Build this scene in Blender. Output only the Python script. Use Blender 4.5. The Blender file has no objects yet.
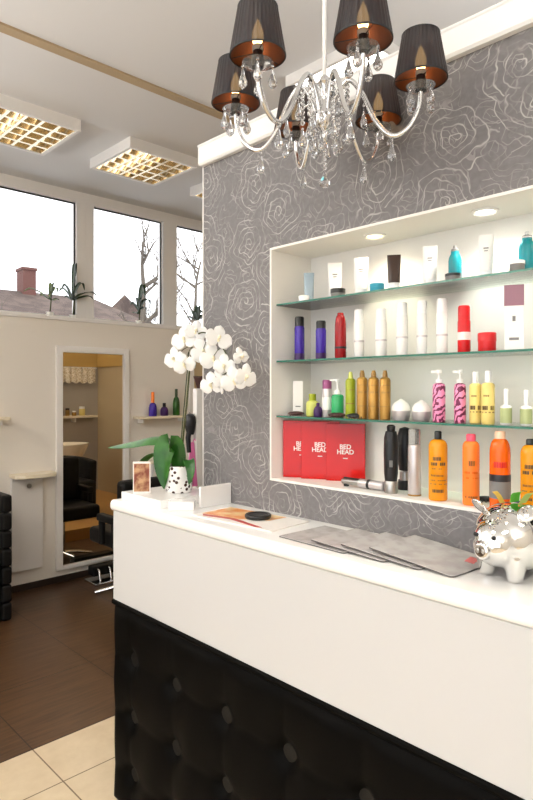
import bpy, bmesh, math, random
from mathutils import Vector, Matrix, Euler
PI = math.pi
scn = bpy.context.scene
COL = scn.collection

# ------------------------------------------------------------------ measuring
CAM_Z, YAW, FOC, CX, HY = 1.60, math.radians(43.8), 607.0, 266.5, 389.0
S_, C_ = math.sin(YAW), math.cos(YAW)

def P(px, py, d):
    """point at depth d (metres along the view axis)"""
    u = (px - CX) / FOC
    return Vector((d * (S_ + u * C_), d * (C_ - u * S_), CAM_Z + (HY - py) * d / FOC))

def onX(px, X):
    u = (px - CX) / FOC
    d = X / (S_ + u * C_)
    return d * (C_ - u * S_), d

def onY(px, Y):
    u = (px - CX) / FOC
    d = Y / (C_ - u * S_)
    return d * (S_ + u * C_), d

# ------------------------------------------------------------------ materials
def lin(c):
    r = []
    for v in c[:3]:
        v = v / 255.0
        r.append(v / 12.92 if v <= 0.04045 else ((v + 0.055) / 1.055) ** 2.4)
    return (r[0], r[1], r[2], 1.0)

MATS = {}
def mat(name, c=(200, 200, 200), rough=0.5, metal=0.0, trans=0.0, emit=None, es=0.0, coat=0.0, spec=0.5, alpha=1.0, ior=1.45, sss=0.0):
    m = bpy.data.materials.new(name)
    m.use_nodes = True
    b = m.node_tree.nodes['Principled BSDF']
    b.inputs['Base Color'].default_value = lin(c)
    b.inputs['Roughness'].default_value = rough
    b.inputs['Metallic'].default_value = metal
    b.inputs['Transmission Weight'].default_value = trans
    b.inputs['IOR'].default_value = ior
    b.inputs['Coat Weight'].default_value = coat
    b.inputs['Coat Roughness'].default_value = 0.08
    b.inputs['Specular IOR Level'].default_value = spec
    b.inputs['Alpha'].default_value = alpha
    if emit:
        b.inputs['Emission Color'].default_value = lin(emit)
        b.inputs['Emission Strength'].default_value = es
    MATS[name] = m
    return m

def nodes_of(m):
    return m.node_tree.nodes, m.node_tree.links, m.node_tree.nodes['Principled BSDF']

def noise_bump(m, scale=60, strength=0.1, dist=0.002):
    n, l, b = nodes_of(m)
    tc = n.new('ShaderNodeTexCoord'); tx = n.new('ShaderNodeTexNoise'); bp = n.new('ShaderNodeBump')
    tx.inputs['Scale'].default_value = scale
    bp.inputs['Strength'].default_value = strength; bp.inputs['Distance'].default_value = dist
    l.new(tc.outputs['Object'], tx.inputs['Vector']); l.new(tx.outputs['Fac'], bp.inputs['Height']); l.new(bp.outputs['Normal'], b.inputs['Normal'])
    return m

def mathn(n, l, op, a, b=None, c=None):
    k = n.new('ShaderNodeMath'); k.operation = op
    for i, v in enumerate((a, b, c)):
        if v is None: continue
        if isinstance(v, (int, float)): k.inputs[i].default_value = v
        else: l.new(v, k.inputs[i])
    return k.outputs[0]

noise_bump(mat('wall_paint', (230, 224, 214), 0.75), 120, 0.06)
noise_bump(mat('ceiling_paint', (218, 217, 216), 0.85), 90, 0.05)
mat('white_lacquer', (200, 200, 200), 0.3)
mat('white_top', (244, 243, 241), 0.18, coat=0.3)
mat('niche_white', (240, 237, 231), 0.6)
mat('frame_white', (234, 231, 227), 0.45)
mat('crown_white', (243, 242, 240), 0.5)
mat('cream_shelf', (238, 226, 200), 0.4)
mat('gasket', (45, 45, 46), 0.6)
mat('dark_skirting', (44, 33, 26), 0.5)
mat('strip_tan', (172, 150, 118), 0.6)
mat('tan_paint', (188, 170, 138), 0.75)
mat('grey_paint', (176, 168, 158), 0.8)
mat('ochre', (190, 156, 92), 0.5)
mat('chrome', (225, 225, 225), 0.12, 1.0)
mat('steel', (176, 174, 170), 0.28, 1.0)
mat('pig_silver', (235, 235, 233), 0.07, 1.0)
mat('gold_louver', (224, 210, 182), 0.25, 1.0)
mat('mirror', (232, 222, 205), 0.0, 1.0)
noise_bump(mat('black_leather', (8, 7, 6), 0.5, spec=0.05), 160, 0.12, 0.001)
noise_bump(mat('black_vinyl', (15, 14, 13), 0.5, spec=.3), 120, 0.1, 0.001)
mat('black_plastic', (22, 22, 24), 0.35)
mat('tube_light', (255, 244, 225), 0.4, emit=(255, 244, 228), es=3.6)
mat('fill_glow', (255, 250, 240), 0.4, emit=(255, 248, 240), es=7.6)  # glow of the added ceiling fill panels
mat('lens_warm', (255, 240, 200), 0.3, emit=(255, 226, 170), es=14)
mat('lens_white', (255, 250, 240), 0.3, emit=(255, 246, 232), es=14)
mat('bulb', (255, 230, 190), 0.2, emit=(255, 204, 134), es=9.0)
mat('crystal', (255, 255, 255), 0.03, trans=.93, ior=1.6)
mat('clear_plastic', (245, 245, 245), 0.08, trans=0.8)
mat('glass_edge', (64, 128, 112), 0.12, trans=0.25, ior=1.5)
mat('candle_black', (26, 24, 24), 0.4)
mat('candle_ring', (235, 228, 215), 0.4)
mat('leaf_green', (58, 118, 36), 0.32)
mat('leaf_dark', (40, 62, 26), 0.45)
mat('leaf_olive', (92, 108, 50), 0.5)
mat('stem_green', (70, 74, 34), 0.5)
mat('petal', (238, 238, 236), 0.5)
mat('petal_core', (242, 234, 204), 0.5)
mat('bark', (96, 88, 80), 0.9)
mat('soil', (70, 52, 38), 0.95)
mat('terracotta', (150, 98, 70), 0.8)
mat('ceramic', (245, 243, 238), 0.2)
mat('photo_card', (188, 120, 70), 0.3)
mat('pink_cloth', (226, 122, 178), 0.85)
mat('lace', (232, 222, 204), 0.9)
mat('basin_white', (240, 232, 215), 0.15)
mat('platform_wood', (196, 148, 84), 0.45)
mat('paper_white', (240, 236, 230), 0.5)
mat('mag_orange', (226, 142, 58), 0.3)
mat('mag_red', (200, 64, 58), 0.3)
mat('slate_gloss', (150, 146, 146), 0.22, coat=0.4)
mat('slate_edge', (88, 84, 82), 0.4)
mat('pink_print', (226, 120, 116), 0.3)
mat('bill_green', (98, 196, 60), 0.6)
mat('bill_lime', (190, 214, 110), 0.6)
mat('bill_ochre', (206, 168, 70), 0.6)
mat('roof_tile', (150, 122, 112), 0.9)
mat('house_wall', (120, 112, 106), 0.9)
mat('brick', (104, 70, 64), 0.9)
# product colours
for k, c, r in (('white_p', (244, 242, 238), .35), ('cap_white', (250, 250, 248), .3), ('blue_grey', (150, 168, 180), .35), ('jar_black', (24, 26, 26), .3),
                ('turq', (40, 150, 176), .3), ('brown_p', (56, 36, 24), .3), ('teal', (14, 132, 142), .2), ('grey_p', (120, 118, 116), .3),
                ('purple', (62, 38, 150), .25), ('red_d', (150, 22, 26), .25), ('red_p', (206, 26, 30), .3), ('mauve', (150, 108, 122), .4),
                ('hair_brown', (66, 38, 34), .4), ('lime', (156, 168, 26), .3), ('lime_l', (206, 212, 112), .3), ('violet', (58, 26, 84), .35),
                ('silver_p', (206, 200, 200), .3), ('plum', (150, 78, 124), .35), ('green_p', (44, 166, 100), .2), ('gold_p', (176, 134, 66), .3),
                ('gold_d', (150, 114, 56), .35), ('cream_p', (240, 218, 132), .3), ('label_d', (92, 66, 30), .5), ('sage', (176, 186, 132), .4), ('label_w', (246, 232, 228), .4),
                ('yellow_p', (226, 146, 16), .25), ('peach', (250, 132, 50), .25), ('orange_p', (234, 98, 8), .25), ('pink_cap', (238, 84, 110), .3),
                ('label_g', (128, 126, 124), .4), ('label_b', (46, 42, 44), .4), ('gold_label', (140, 84, 12), .4), ('dome', (248, 246, 238), .35), ('peach_cap', (248, 200, 170), .3),
                ('red_pack', (196, 22, 16), .2), ('blue_d', (52, 70, 112), .4)):
    mat(k, c, r)
for k in ('gold_p', 'silver_p'):
    MATS[k].node_tree.nodes['Principled BSDF'].inputs['Metallic'].default_value = 0.55

def thin_glass(name, tint, ior):
    m = bpy.data.materials.new(name); m.use_nodes = True
    n, l = m.node_tree.nodes, m.node_tree.links
    n.remove(n['Principled BSDF'])
    t = n.new('ShaderNodeBsdfTransparent'); g = n.new('ShaderNodeBsdfGlossy'); mx = n.new('ShaderNodeMixShader'); f = n.new('ShaderNodeFresnel')
    g.inputs['Roughness'].default_value = 0.0; f.inputs['IOR'].default_value = ior; t.inputs['Color'].default_value = tint
    l.new(f.outputs[0], mx.inputs[0]); l.new(t.outputs[0], mx.inputs[1]); l.new(g.outputs[0], mx.inputs[2])
    l.new(mx.outputs[0], n['Material Output'].inputs[0])
    MATS[name] = m
thin_glass('window_glass', (1, 1, 1, 1), 1.3)
thin_glass('shelf_glass', (.93, .985, .96, 1), 1.5)

def sheer(name, c, clear, rough=0.7, metal=0.0, pleats=0):
    """sheer lampshade fabric: part of the light goes straight through the weave"""
    m = mat(name, c, rough, metal)
    n, l, b = nodes_of(m)
    t = n.new('ShaderNodeBsdfTransparent'); mx = n.new('ShaderNodeMixShader')
    mx.inputs[0].default_value = clear
    out = n['Material Output']
    tl_ = n.new('ShaderNodeBsdfTranslucent'); tl_.inputs['Color'].default_value = lin((150, 100, 56)); m2 = n.new('ShaderNodeMixShader'); m2.inputs[0].default_value = .10
    l.new(b.outputs[0], m2.inputs[1]); l.new(tl_.outputs[0], m2.inputs[2])
    l.new(m2.outputs[0], mx.inputs[1]); l.new(t.outputs[0], mx.inputs[2]); l.new(mx.outputs[0], out.inputs[0])
    return m
sheer('shade_black', (30, 33, 38), 0.13, 0.5)
sheer('shade_lining', (112, 60, 24), 0.2, 0.35, 0.5)

def wallpaper():
    m = mat('wallpaper', (120, 118, 120), 0.5)
    n, l, b = nodes_of(m)
    tc = n.new('ShaderNodeTexCoord'); sp = n.new('ShaderNodeSeparateXYZ'); cb = n.new('ShaderNodeCombineXYZ')
    l.new(tc.outputs['Object'], sp.inputs[0])
    l.new(sp.outputs['Y'], cb.inputs[0]); l.new(sp.outputs['Z'], cb.inputs[1])
    # hand-drawn wobble
    wn = n.new('ShaderNodeTexNoise'); wn.inputs['Scale'].default_value = 7; wn.inputs['Detail'].default_value = 3
    l.new(cb.outputs[0], wn.inputs['Vector'])
    sub = n.new('ShaderNodeVectorMath'); sub.operation = 'SUBTRACT'; l.new(wn.outputs['Color'], sub.inputs[0]); sub.inputs[1].default_value = (.5, .5, .5)
    scl = n.new('ShaderNodeVectorMath'); scl.operation = 'SCALE'; l.new(sub.outputs[0], scl.inputs[0]); scl.inputs['Scale'].default_value = 0.10
    add = n.new('ShaderNodeVectorMath'); add.operation = 'ADD'; l.new(cb.outputs[0], add.inputs[0]); l.new(scl.outputs[0], add.inputs[1])

    def roses(scale, rings, off, thick, cut):
        o = n.new('ShaderNodeVectorMath'); o.operation = 'ADD'; l.new(add.outputs[0], o.inputs[0]); o.inputs[1].default_value = off
        v = n.new('ShaderNodeTexVoronoi'); v.voronoi_dimensions = '2D'; v.inputs['Scale'].default_value = scale; v.inputs['Randomness'].default_value = 0.8
        l.new(o.outputs[0], v.inputs['Vector'])
        sc = n.new('ShaderNodeVectorMath'); sc.operation = 'SCALE'; l.new(o.outputs[0], sc.inputs[0]); sc.inputs['Scale'].default_value = scale
        ps = v.outputs['Position']
        scp = n.new('ShaderNodeVectorMath'); scp.operation = 'SUBTRACT'; l.new(o.outputs[0], scp.inputs[0]); l.new(ps, scp.inputs[1])
        s2 = n.new('ShaderNodeSeparateXYZ'); l.new(scp.outputs[0], s2.inputs[0])
        ang = mathn(n, l, 'ARCTAN2', s2.outputs['Y'], s2.outputs['X'])
        petal = mathn(n, l, 'SINE', mathn(n, l, 'MULTIPLY', ang, 5.0))
        dist = v.outputs['Distance']
        ph = mathn(n, l, 'ADD', mathn(n, l, 'MULTIPLY', dist, rings), ang)
        ph = mathn(n, l, 'ADD', ph, mathn(n, l, 'MULTIPLY', petal, mathn(n, l, 'MULTIPLY', dist, 2.6)))
        s = mathn(n, l, 'ABSOLUTE', mathn(n, l, 'SINE', mathn(n, l, 'MULTIPLY', ph, 0.5)))
        line = mathn(n, l, 'SUBTRACT', 1.0, mathn(n, l, 'SMOOTH_MIN', 1.0, mathn(n, l, 'DIVIDE', s, thick), 0.2))
        line = mathn(n, l, 'MAXIMUM', line, 0.0)
        fade = mathn(n, l, 'LESS_THAN', dist, cut)
        return mathn(n, l, 'MULTIPLY', line, fade)
    a = roses(5.0, 52.0, (0, 0, 0), 0.34, 0.52)
    c = roses(9.0, 34.0, (3.3, 1.7, 0), 0.30, 0.5)
    c = mathn(n, l, 'MULTIPLY', c, 0.55)
    # stray leaf lines
    nz = n.new('ShaderNodeTexNoise'); nz.inputs['Scale'].default_value = 9; nz.inputs['Detail'].default_value = 1.5; l.new(add.outputs[0], nz.inputs['Vector'])
    fr = mathn(n, l, 'PINGPONG', mathn(n, l, 'MULTIPLY', nz.outputs['Fac'], 9.0), 0.5)
    ln = mathn(n, l, 'MULTIPLY', mathn(n, l, 'LESS_THAN', fr, 0.05), 0.28)
    tot = mathn(n, l, 'MAXIMUM', mathn(n, l, 'MAXIMUM', a, c), ln)
    # uneven print, broken lines
    n3 = n.new('ShaderNodeTexNoise'); n3.inputs['Scale'].default_value = 16; n3.inputs['Detail'].default_value = 3; l.new(cb.outputs[0], n3.inputs['Vector'])
    mr = n.new('ShaderNodeMapRange'); mr.inputs['From Min'].default_value = 0.36; mr.inputs['From Max'].default_value = 0.62; mr.inputs['To Min'].default_value = 0.12
    l.new(n3.outputs['Fac'], mr.inputs['Value'])
    tot = mathn(n, l, 'MULTIPLY', tot, mr.outputs[0])
    n2 = n.new('ShaderNodeTexNoise'); n2.inputs['Scale'].default_value = 60; n2.inputs['Detail'].default_value = 4; l.new(cb.outputs[0], n2.inputs['Vector'])
    base = n.new('ShaderNodeMixRGB'); base.inputs[1].default_value = lin((98, 95, 94)); base.inputs[2].default_value = lin((128, 125, 127))
    l.new(n2.outputs['Fac'], base.inputs[0])
    mx = n.new('ShaderNodeMixRGB'); l.new(tot, mx.inputs[0]); l.new(base.outputs[0], mx.inputs[1]); mx.inputs[2].default_value = lin((192, 188, 183))
    l.new(mx.outputs[0], b.inputs['Base Color'])
    rg = mathn(n, l, 'SUBTRACT', 0.55, mathn(n, l, 'MULTIPLY', tot, 0.2)); l.new(rg, b.inputs['Roughness'])
wallpaper()

def tile_floor(name, c1, c2, joint, x0, px_, y0, py_, jw, rough, streak):
    m = mat(name, c1, rough)
    n, l, b = nodes_of(m)
    tc = n.new('ShaderNodeTexCoord'); sp = n.new('ShaderNodeSeparateXYZ'); l.new(tc.outputs['Object'], sp.inputs[0])
    def jl(o, off, pitch):
        q = mathn(n, l, 'PINGPONG', mathn(n, l, 'SUBTRACT', o, off), pitch / 2)
        return mathn(n, l, 'LESS_THAN', q, jw)
    j = mathn(n, l, 'MAXIMUM', jl(sp.outputs['X'], x0, px_), jl(sp.outputs['Y'], y0, py_))
    mp = n.new('ShaderNodeMapping'); mp.inputs['Scale'].default_value = streak; l.new(tc.outputs['Object'], mp.inputs[0])
    nz = n.new('ShaderNodeTexNoise'); nz.inputs['Scale'].default_value = 3; nz.inputs['Detail'].default_value = 6; nz.inputs['Roughness'].default_value = 0.65
    l.new(mp.outputs[0], nz.inputs['Vector'])
    mr = n.new('ShaderNodeMapRange'); mr.inputs['From Min'].default_value = .3; mr.inputs['From Max'].default_value = .7; l.new(nz.outputs['Fac'], mr.inputs['Value'])
    a = n.new('ShaderNodeMixRGB'); a.inputs[1].default_value = lin(c1); a.inputs[2].default_value = lin(c2); l.new(mr.outputs[0], a.inputs[0])
    k = n.new('ShaderNodeMixRGB'); k.inputs[2].default_value = lin(joint); l.new(j, k.inputs[0]); l.new(a.outputs[0], k.inputs[1])
    l.new(k.outputs[0], b.inputs['Base Color'])
    bp = n.new('ShaderNodeBump'); bp.inputs['Strength'].default_value = .4; bp.inputs['Distance'].default_value = .002; bp.invert = True
    l.new(j, bp.inputs['Height']); l.new(bp.outputs[0], b.inputs['Normal'])
tile_floor('tile_dark', (62, 41, 24), (96, 68, 44), (38, 26, 18), 1.115, .6, 2.665, .62, .003, .32, (1.2, 14, 1))
tile_floor('tile_light', (206, 186, 154), (218, 200, 170), (120, 100, 76), 1.115, .6, 2.36, .31, .003, .3, (3, 3, 1))

def zebra():
    m = mat('zebra', (226, 110, 160), 0.3); n, l, b = nodes_of(m)
    tc = n.new('ShaderNodeTexCoord'); w = n.new('ShaderNodeTexWave'); w.inputs['Scale'].default_value = 26; w.inputs['Distortion'].default_value = 9; w.inputs['Detail Scale'].default_value = 1.6
    w.bands_direction = 'DIAGONAL'; l.new(tc.outputs['Object'], w.inputs['Vector'])
    k = n.new('ShaderNodeMixRGB'); k.inputs[1].default_value = lin((112, 28, 70)); k.inputs[2].default_value = lin((240, 150, 190))
    l.new(mathn(n, l, 'GREATER_THAN', w.outputs['Fac'], .42), k.inputs[0]); l.new(k.outputs[0], b.inputs['Base Color'])
zebra()

def spots():
    m = mat('spotted', (244, 242, 238), 0.2); n, l, b = nodes_of(m)
    tc = n.new('ShaderNodeTexCoord'); v = n.new('ShaderNodeTexVoronoi'); v.inputs['Scale'].default_value = 52; v.inputs['Randomness'].default_value = .9
    l.new(tc.outputs['Object'], v.inputs['Vector'])
    k = n.new('ShaderNodeMixRGB'); k.inputs[1].default_value = lin((246, 244, 240)); k.inputs[2].default_value = lin((62, 34, 26))
    l.new(mathn(n, l, 'LESS_THAN', v.outputs['Distance'], .34), k.inputs[0]); l.new(k.outputs[0], b.inputs['Base Color'])
spots()

def two_tone(name, c1, c2, scale, lo=.4, hi=.6):
    m = MATS[name] if name in MATS else mat(name); n, l, b = nodes_of(m)
    tc = n.new('ShaderNodeTexCoord'); nz = n.new('ShaderNodeTexNoise'); nz.inputs['Scale'].default_value = scale; nz.inputs['Detail'].default_value = 4
    l.new(tc.outputs['Object'], nz.inputs['Vector'])
    r = n.new('ShaderNodeValToRGB'); r.color_ramp.elements[0].position = lo; r.color_ramp.elements[1].position = hi
    r.color_ramp.elements[0].color = lin(c1); r.color_ramp.elements[1].color = lin(c2)
    l.new(nz.outputs['Fac'], r.inputs[0]); l.new(r.outputs[0], b.inputs['Base Color'])
two_tone('mag_orange', (234, 140, 44), (246, 214, 160), 16)
two_tone('photo_card', (190, 150, 110), (120, 56, 36), 30)
two_tone('roof_tile', (78, 66, 62), (98, 84, 78), 3)
two_tone('leaf_green', (26, 78, 16), (52, 110, 32), 9)
two_tone('slate_gloss', (172, 167, 165), (190, 186, 184), 20)

# ------------------------------------------------------------------ mesh helpers
class MB:
    def __init__(self): self.bm = bmesh.new()
    def box(self, x0, x1, y0, y1, z0, z1, M=None):
        v = [self.bm.verts.new(p) for p in ((x0, y0, z0), (x1, y0, z0), (x1, y1, z0), (x0, y1, z0), (x0, y0, z1), (x1, y0, z1), (x1, y1, z1), (x0, y1, z1))]
        for f in ((3, 2, 1, 0), (4, 5, 6, 7), (0, 1, 5, 4), (1, 2, 6, 5), (2, 3, 7, 6), (3, 0, 4, 7)): self.bm.faces.new([v[i] for i in f])
        if M: bmesh.ops.transform(self.bm, matrix=M, verts=v)
        return self
    def rings(self, rs, close=False, cap=True):
        """skin a list of rings of equal length"""
        R = [[self.bm.verts.new(p) for p in r] for r in rs]
        n = len(R[0])
        for a, b in zip(R, R[1:]):
            for i in range(n):
                j = (i + 1) % n
                try: self.bm.faces.new((a[i], a[j], b[j], b[i]))
                except ValueError: pass
        if cap:
            self.bm.faces.new(R[0][::-1]); self.bm.faces.new(R[-1])
        return self
    def lathe(self, prof, seg=20, M=None, sx=1, sy=1, cap=True, pleat=0, off=(0, 0, 0)):
        rs = []
        for r, z in prof:
            ring = []
            for i in range(seg):
                a = 2 * PI * i / seg
                rr = max(r, 1e-5) + (pleat if i % 2 else 0)
                p = Vector((rr * math.cos(a) * sx, rr * math.sin(a) * sy, z)) + Vector(off)
                ring.append(M @ p if M else p)
            rs.append(ring)
        return self.rings(rs, cap=cap)
    def tube(self, pts, r, seg=8):
        pts = [Vector(p) for p in pts]
        rad = r if isinstance(r, (list, tuple)) else [r] * len(pts)
        rs = []; up = None
        for i, p in enumerate(pts):
            t = (pts[min(i + 1, len(pts) - 1)] - pts[max(i - 1, 0)]).normalized()
            if up is None:
                up = t.orthogonal().normalized()
            up = (up - t * up.dot(t)).normalized()
            w = t.cross(up)
            rs.append([p + (up * math.cos(2 * PI * k / seg) + w * math.sin(2 * PI * k / seg)) * rad[i] for k in range(seg)])
        return self.rings(rs)
    def ball(self, c, r, sx=1, sy=1, sz=1, seg=12, rot=None):
        M = Matrix.Translation(c)
        if rot: M = M @ rot
        M = M @ Matrix.Diagonal((r * sx, r * sy, r * sz, 1))
        bmesh.ops.create_uvsphere(self.bm, u_segments=seg, v_segments=max(6, seg * 2 // 3), radius=1, matrix=M)
        return self
    def poly(self, pts, h):
        """horizontal outline extruded by h"""
        a = [self.bm.verts.new(p) for p in pts]; b = [self.bm.verts.new(Vector(p) + Vector(h)) for p in pts]
        self.bm.faces.new(a[::-1]); self.bm.faces.new(b)
        for i in range(len(a)):
            j = (i + 1) % len(a); self.bm.faces.new((a[i], a[j], b[j], b[i]))
        return self
    def build(self, name, m, parent=None, smooth=False, bevel=0, loc=None, kind=None, sub=0):
        bmesh.ops.recalc_face_normals(self.bm, faces=self.bm.faces)
        me = bpy.data.meshes.new(name); self.bm.to_mesh(me); self.bm.free()
        me.materials.append(MATS[m])
        o = bpy.data.objects.new(name, me); COL.objects.link(o)
        if parent: o.parent = parent
        if loc is not None: o.location = loc
        if smooth:
            for p in me.polygons: p.use_smooth = True
            e = o.modifiers.new('edges', 'EDGE_SPLIT'); e.split_angle = math.radians(48)
        if bevel:
            b = o.modifiers.new('bevel', 'BEVEL'); b.width = bevel; b.segments = 3; b.limit_method = 'ANGLE'
        if sub:
            s = o.modifiers.new('sub', 'SUBSURF'); s.levels = sub; s.render_levels = sub
        if kind: o['kind'] = kind
        return o

def catmull(pts, n=6):
    pts = [Vector(p) for p in pts]
    q = [pts[0] * 2 - pts[1]] + pts + [pts[-1] * 2 - pts[-2]]
    out = []
    for i in range(1, len(q) - 2):
        a, b, c, d = q[i - 1:i + 3]
        for k in range(n):
            t = k / n
            out.append(0.5 * ((2 * b) + (c - a) * t + (2 * a - 5 * b + 4 * c - d) * t * t + (3 * b - a - 3 * c + d) * t ** 3))
    out.append(pts[-1])
    return out

def thing(name, label, cat, loc=(0, 0, 0), rotz=0, group=None):
    o = bpy.data.objects.new(name, None); COL.objects.link(o)
    o.empty_display_size = 0.05
    o.location = loc; o.rotation_euler = (0, 0, rotz); o['label'] = label; o['category'] = cat
    if group: o['group'] = group
    return o
def tag(o, label, cat, group=None):
    o['label'] = label; o['category'] = cat
    if group: o['group'] = group
    return o
def copy_tree(o, parent=None):
    c = o.copy(); COL.objects.link(c)
    if parent: c.parent = parent
    for ch in list(o.children): copy_tree(ch, c)
    return c

def lettering(name, lines, size, m, parent, loc, rot, gap=1.0):
    cu = bpy.data.curves.new(name, 'FONT'); cu.body = '\n'.join(lines); cu.size = size; cu.extrude = 0.0003; cu.align_x = 'CENTER'; cu.align_y = 'CENTER'; cu.space_line = gap
    cu.offset = size * 0.02
    t = bpy.data.objects.new(name + '_tmp', cu); COL.objects.link(t)
    dg = bpy.context.evaluated_depsgraph_get(); dg.update()
    me = bpy.data.meshes.new_from_object(t.evaluated_get(dg))
    bpy.data.objects.remove(t); bpy.data.curves.remove(cu)
    me.materials.clear(); me.materials.append(MATS[m])
    o = bpy.data.objects.new(name, me); COL.objects.link(o); o.parent = parent; o.location = loc; o.rotation_euler = rot
    return o

# ------------------------------------------------------------------ setting
XP, XB = 1.49, 1.694            # wallpaper face and niche back
YE = 1.913                      # free end of the papered wall
CEIL, WTOP = 3.33, 2.482
YW, YG = 4.82, 5.0              # low wall face and window plane
XL, YBK, XR = -2.6, -2.6, 4.40
NY0, NY1, NZ0, NZ1 = 0.10, 1.527, 1.287, 2.088
ST = 'structure'

MB().box(XL, XR, 2.66, YW, -.05, 0).build('floor', 'tile_dark', kind=ST)
MB().box(XL, XR, YBK, 2.66, -.05, 0).build('floor_entrance', 'tile_light', kind=ST)
MB().box(XL - .1, XR + .1, YBK - .1, YG + .2, CEIL, CEIL + .1).build('ceiling', 'ceiling_paint', kind=ST)
MB().box(XL, XR, 2.93, 2.995, CEIL - .012, CEIL).build('trim_1', 'strip_tan', kind=ST)
# papered partition with its niche opening
p = MB()
p.box(XP, XB + .03, NY1 + .006, YE, 0, WTOP); p.box(XP, XB + .03, YBK, NY0 - .006, 0, WTOP)
p.box(XP, XB + .03, NY0 - .006, NY1 + .006, 0, NZ0 - .006); p.box(XP, XB + .03, NY0 - .006, NY1 + .006, NZ1 + .006, WTOP)
p.box(XB + .022, XB + .03, NY0 - .006, NY1 + .006, NZ0 - .006, NZ1 + .006)
p.build('wall_right', 'wallpaper', kind=ST)
q = MB()
q.box(XB, XB + .02, NY0, NY1, NZ0, NZ1)
q.box(XP - .002, XB + .02, NY0, NY1, NZ0 - .008, NZ0); q.box(XP - .002, XB + .02, NY0, NY1, NZ1, NZ1 + .008)
q.box(XP - .002, XB + .02, NY0 - .008, NY0, NZ0 - .0075, NZ1 + .0075); q.box(XP - .002, XB + .02, NY1, NY1 + .008, NZ0 - .0075, NZ1 + .0075)
q.build('trim_2', 'niche_white', kind=ST)
# crown along the top of the partition, returning round its end
cr = MB()
prof = [(0, 0), (.018, 0), (.024, .008), (.024, .070), (.028, .074), (.028, .079), (0, .079)]
cr.rings([[(XP - a, y, WTOP + b) for a, b in prof] for y in (YBK, YE + .006)])
cr.box(XP + .001, XB + .05, YBK, YE + .006, WTOP + .0005, WTOP + .0785)
cr.build('trim_3', 'crown_white', kind=ST)
MB().box(XP - .003, XB + .03, YE, YE + .006, 0, WTOP).build('trim_4', 'frame_white', kind=ST)
# low wall and windows
wb = MB()
wb.box(XL, XR, YW, YG + .15, 0, 2.17)
wb.build('wall_back', 'wall_paint', kind=ST)
MB().box(XL, XR, YW - .012, YG + .02, 2.17, 2.2).build('trim_5', 'frame_white', kind=ST, bevel=.004)
wt = MB().box(XL, XR, YG - .02, YG + .15, 3.262, CEIL)
wt.build('trim_6', 'frame_white', kind=ST)
MB().box(XL, XR, YW - .012, YW, 0, .052).build('baseboard_back', 'dark_skirting', kind=ST)
def win(no, x0, x1, z0=2.2, z1=3.262):
    r = bpy.data.objects.new('window_%d' % no, None); COL.objects.link(r); r.location = (x0, YG, z0); r['kind'] = ST
    w, h = x1 - x0, z1 - z0; f = .03
    m = MB()
    m.box(-.0508, f, -.03, .06, 0, h); m.box(w - f, w + .0508, -.03, .06, 0, h); m.box(f, w - f, -.03, .06, 0, f); m.box(f, w - f, -.03, .06, h - f, h)
    m.build('window_frame', 'frame_white', r)
    g = MB(); e = .011
    g.box(f, f + e * .4, .004, .012, f, h - f); g.box(w - f - e, w - f, .004, .012, f, h - f); g.box(f + e * .4, w - f - e, .004, .012, h - f - e, h - f)
    g.build('gasket', 'gasket', r)
    MB().box(f, w - f, .012, .018, f, h - f).build('pane', 'window_glass', r)
    return r
W = .735; PITCH = .897
xs = [2.635 + PITCH * k for k in range(-6, 2)]
for i, x in enumerate(xs): win(i + 1, x - .03, x + W + .03)
# the bigger shop window behind the camera, left
wl = MB()
SY0, SY1, SZ0, SZ1 = -2.2, 2.3, .35, 2.9
wl.box(XL - .15, XL, YBK, SY0, 0, CEIL); wl.box(XL - .15, XL, SY1, YG + .15, 0, CEIL)
wl.box(XL - .15, XL, SY0, SY1, 0, SZ0); wl.box(XL - .15, XL, SY0, SY1, SZ1, CEIL)
wl.build('wall_left', 'wall_paint', kind=ST)
r = bpy.data.objects.new('window_20', None); COL.objects.link(r); r['kind'] = ST; r.location = (XL, 0, 0)
m = MB()
for k in range(4):
    y = SY0 + (SY1 - SY0) * k / 3
    m.box(-.1, -.03, y - .03 if k else y, y + .03 if k < 3 else y, SZ0, SZ1)
m.box(-.1, -.03, SY0, SY1, SZ0, SZ0 + .06); m.box(-.1, -.03, SY0, SY1, SZ1 - .06, SZ1)
m.build('window_frame', 'frame_white', r)
MB().box(-.07, -.064, SY0, SY1, SZ0, SZ1).build('pane', 'window_glass', r)
MB().box(XL - .15, XR + .15, YBK - .15, YBK, 0, CEIL).build('wall_front', 'wall_paint', kind=ST)
MB().box(XR, XR + .15, YBK, YG + .15, 0, CEIL).build('wall_side', 'tan_paint', kind=ST)
YI = 1.43                       # inner wall of the wash area, seen in the mirror
MB().box(XB + .03, XR, YI - .1, YI, 0, 2.45).build('wall_inner', 'grey_paint', kind=ST)
MB().box(XB + .03, XR, YI, YI + .02, 1.92, 2.3).box(XR - .02, XR, YI + .02, YW, 1.92, 2.3).build('trim_7', 'ochre', kind=ST)

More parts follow.
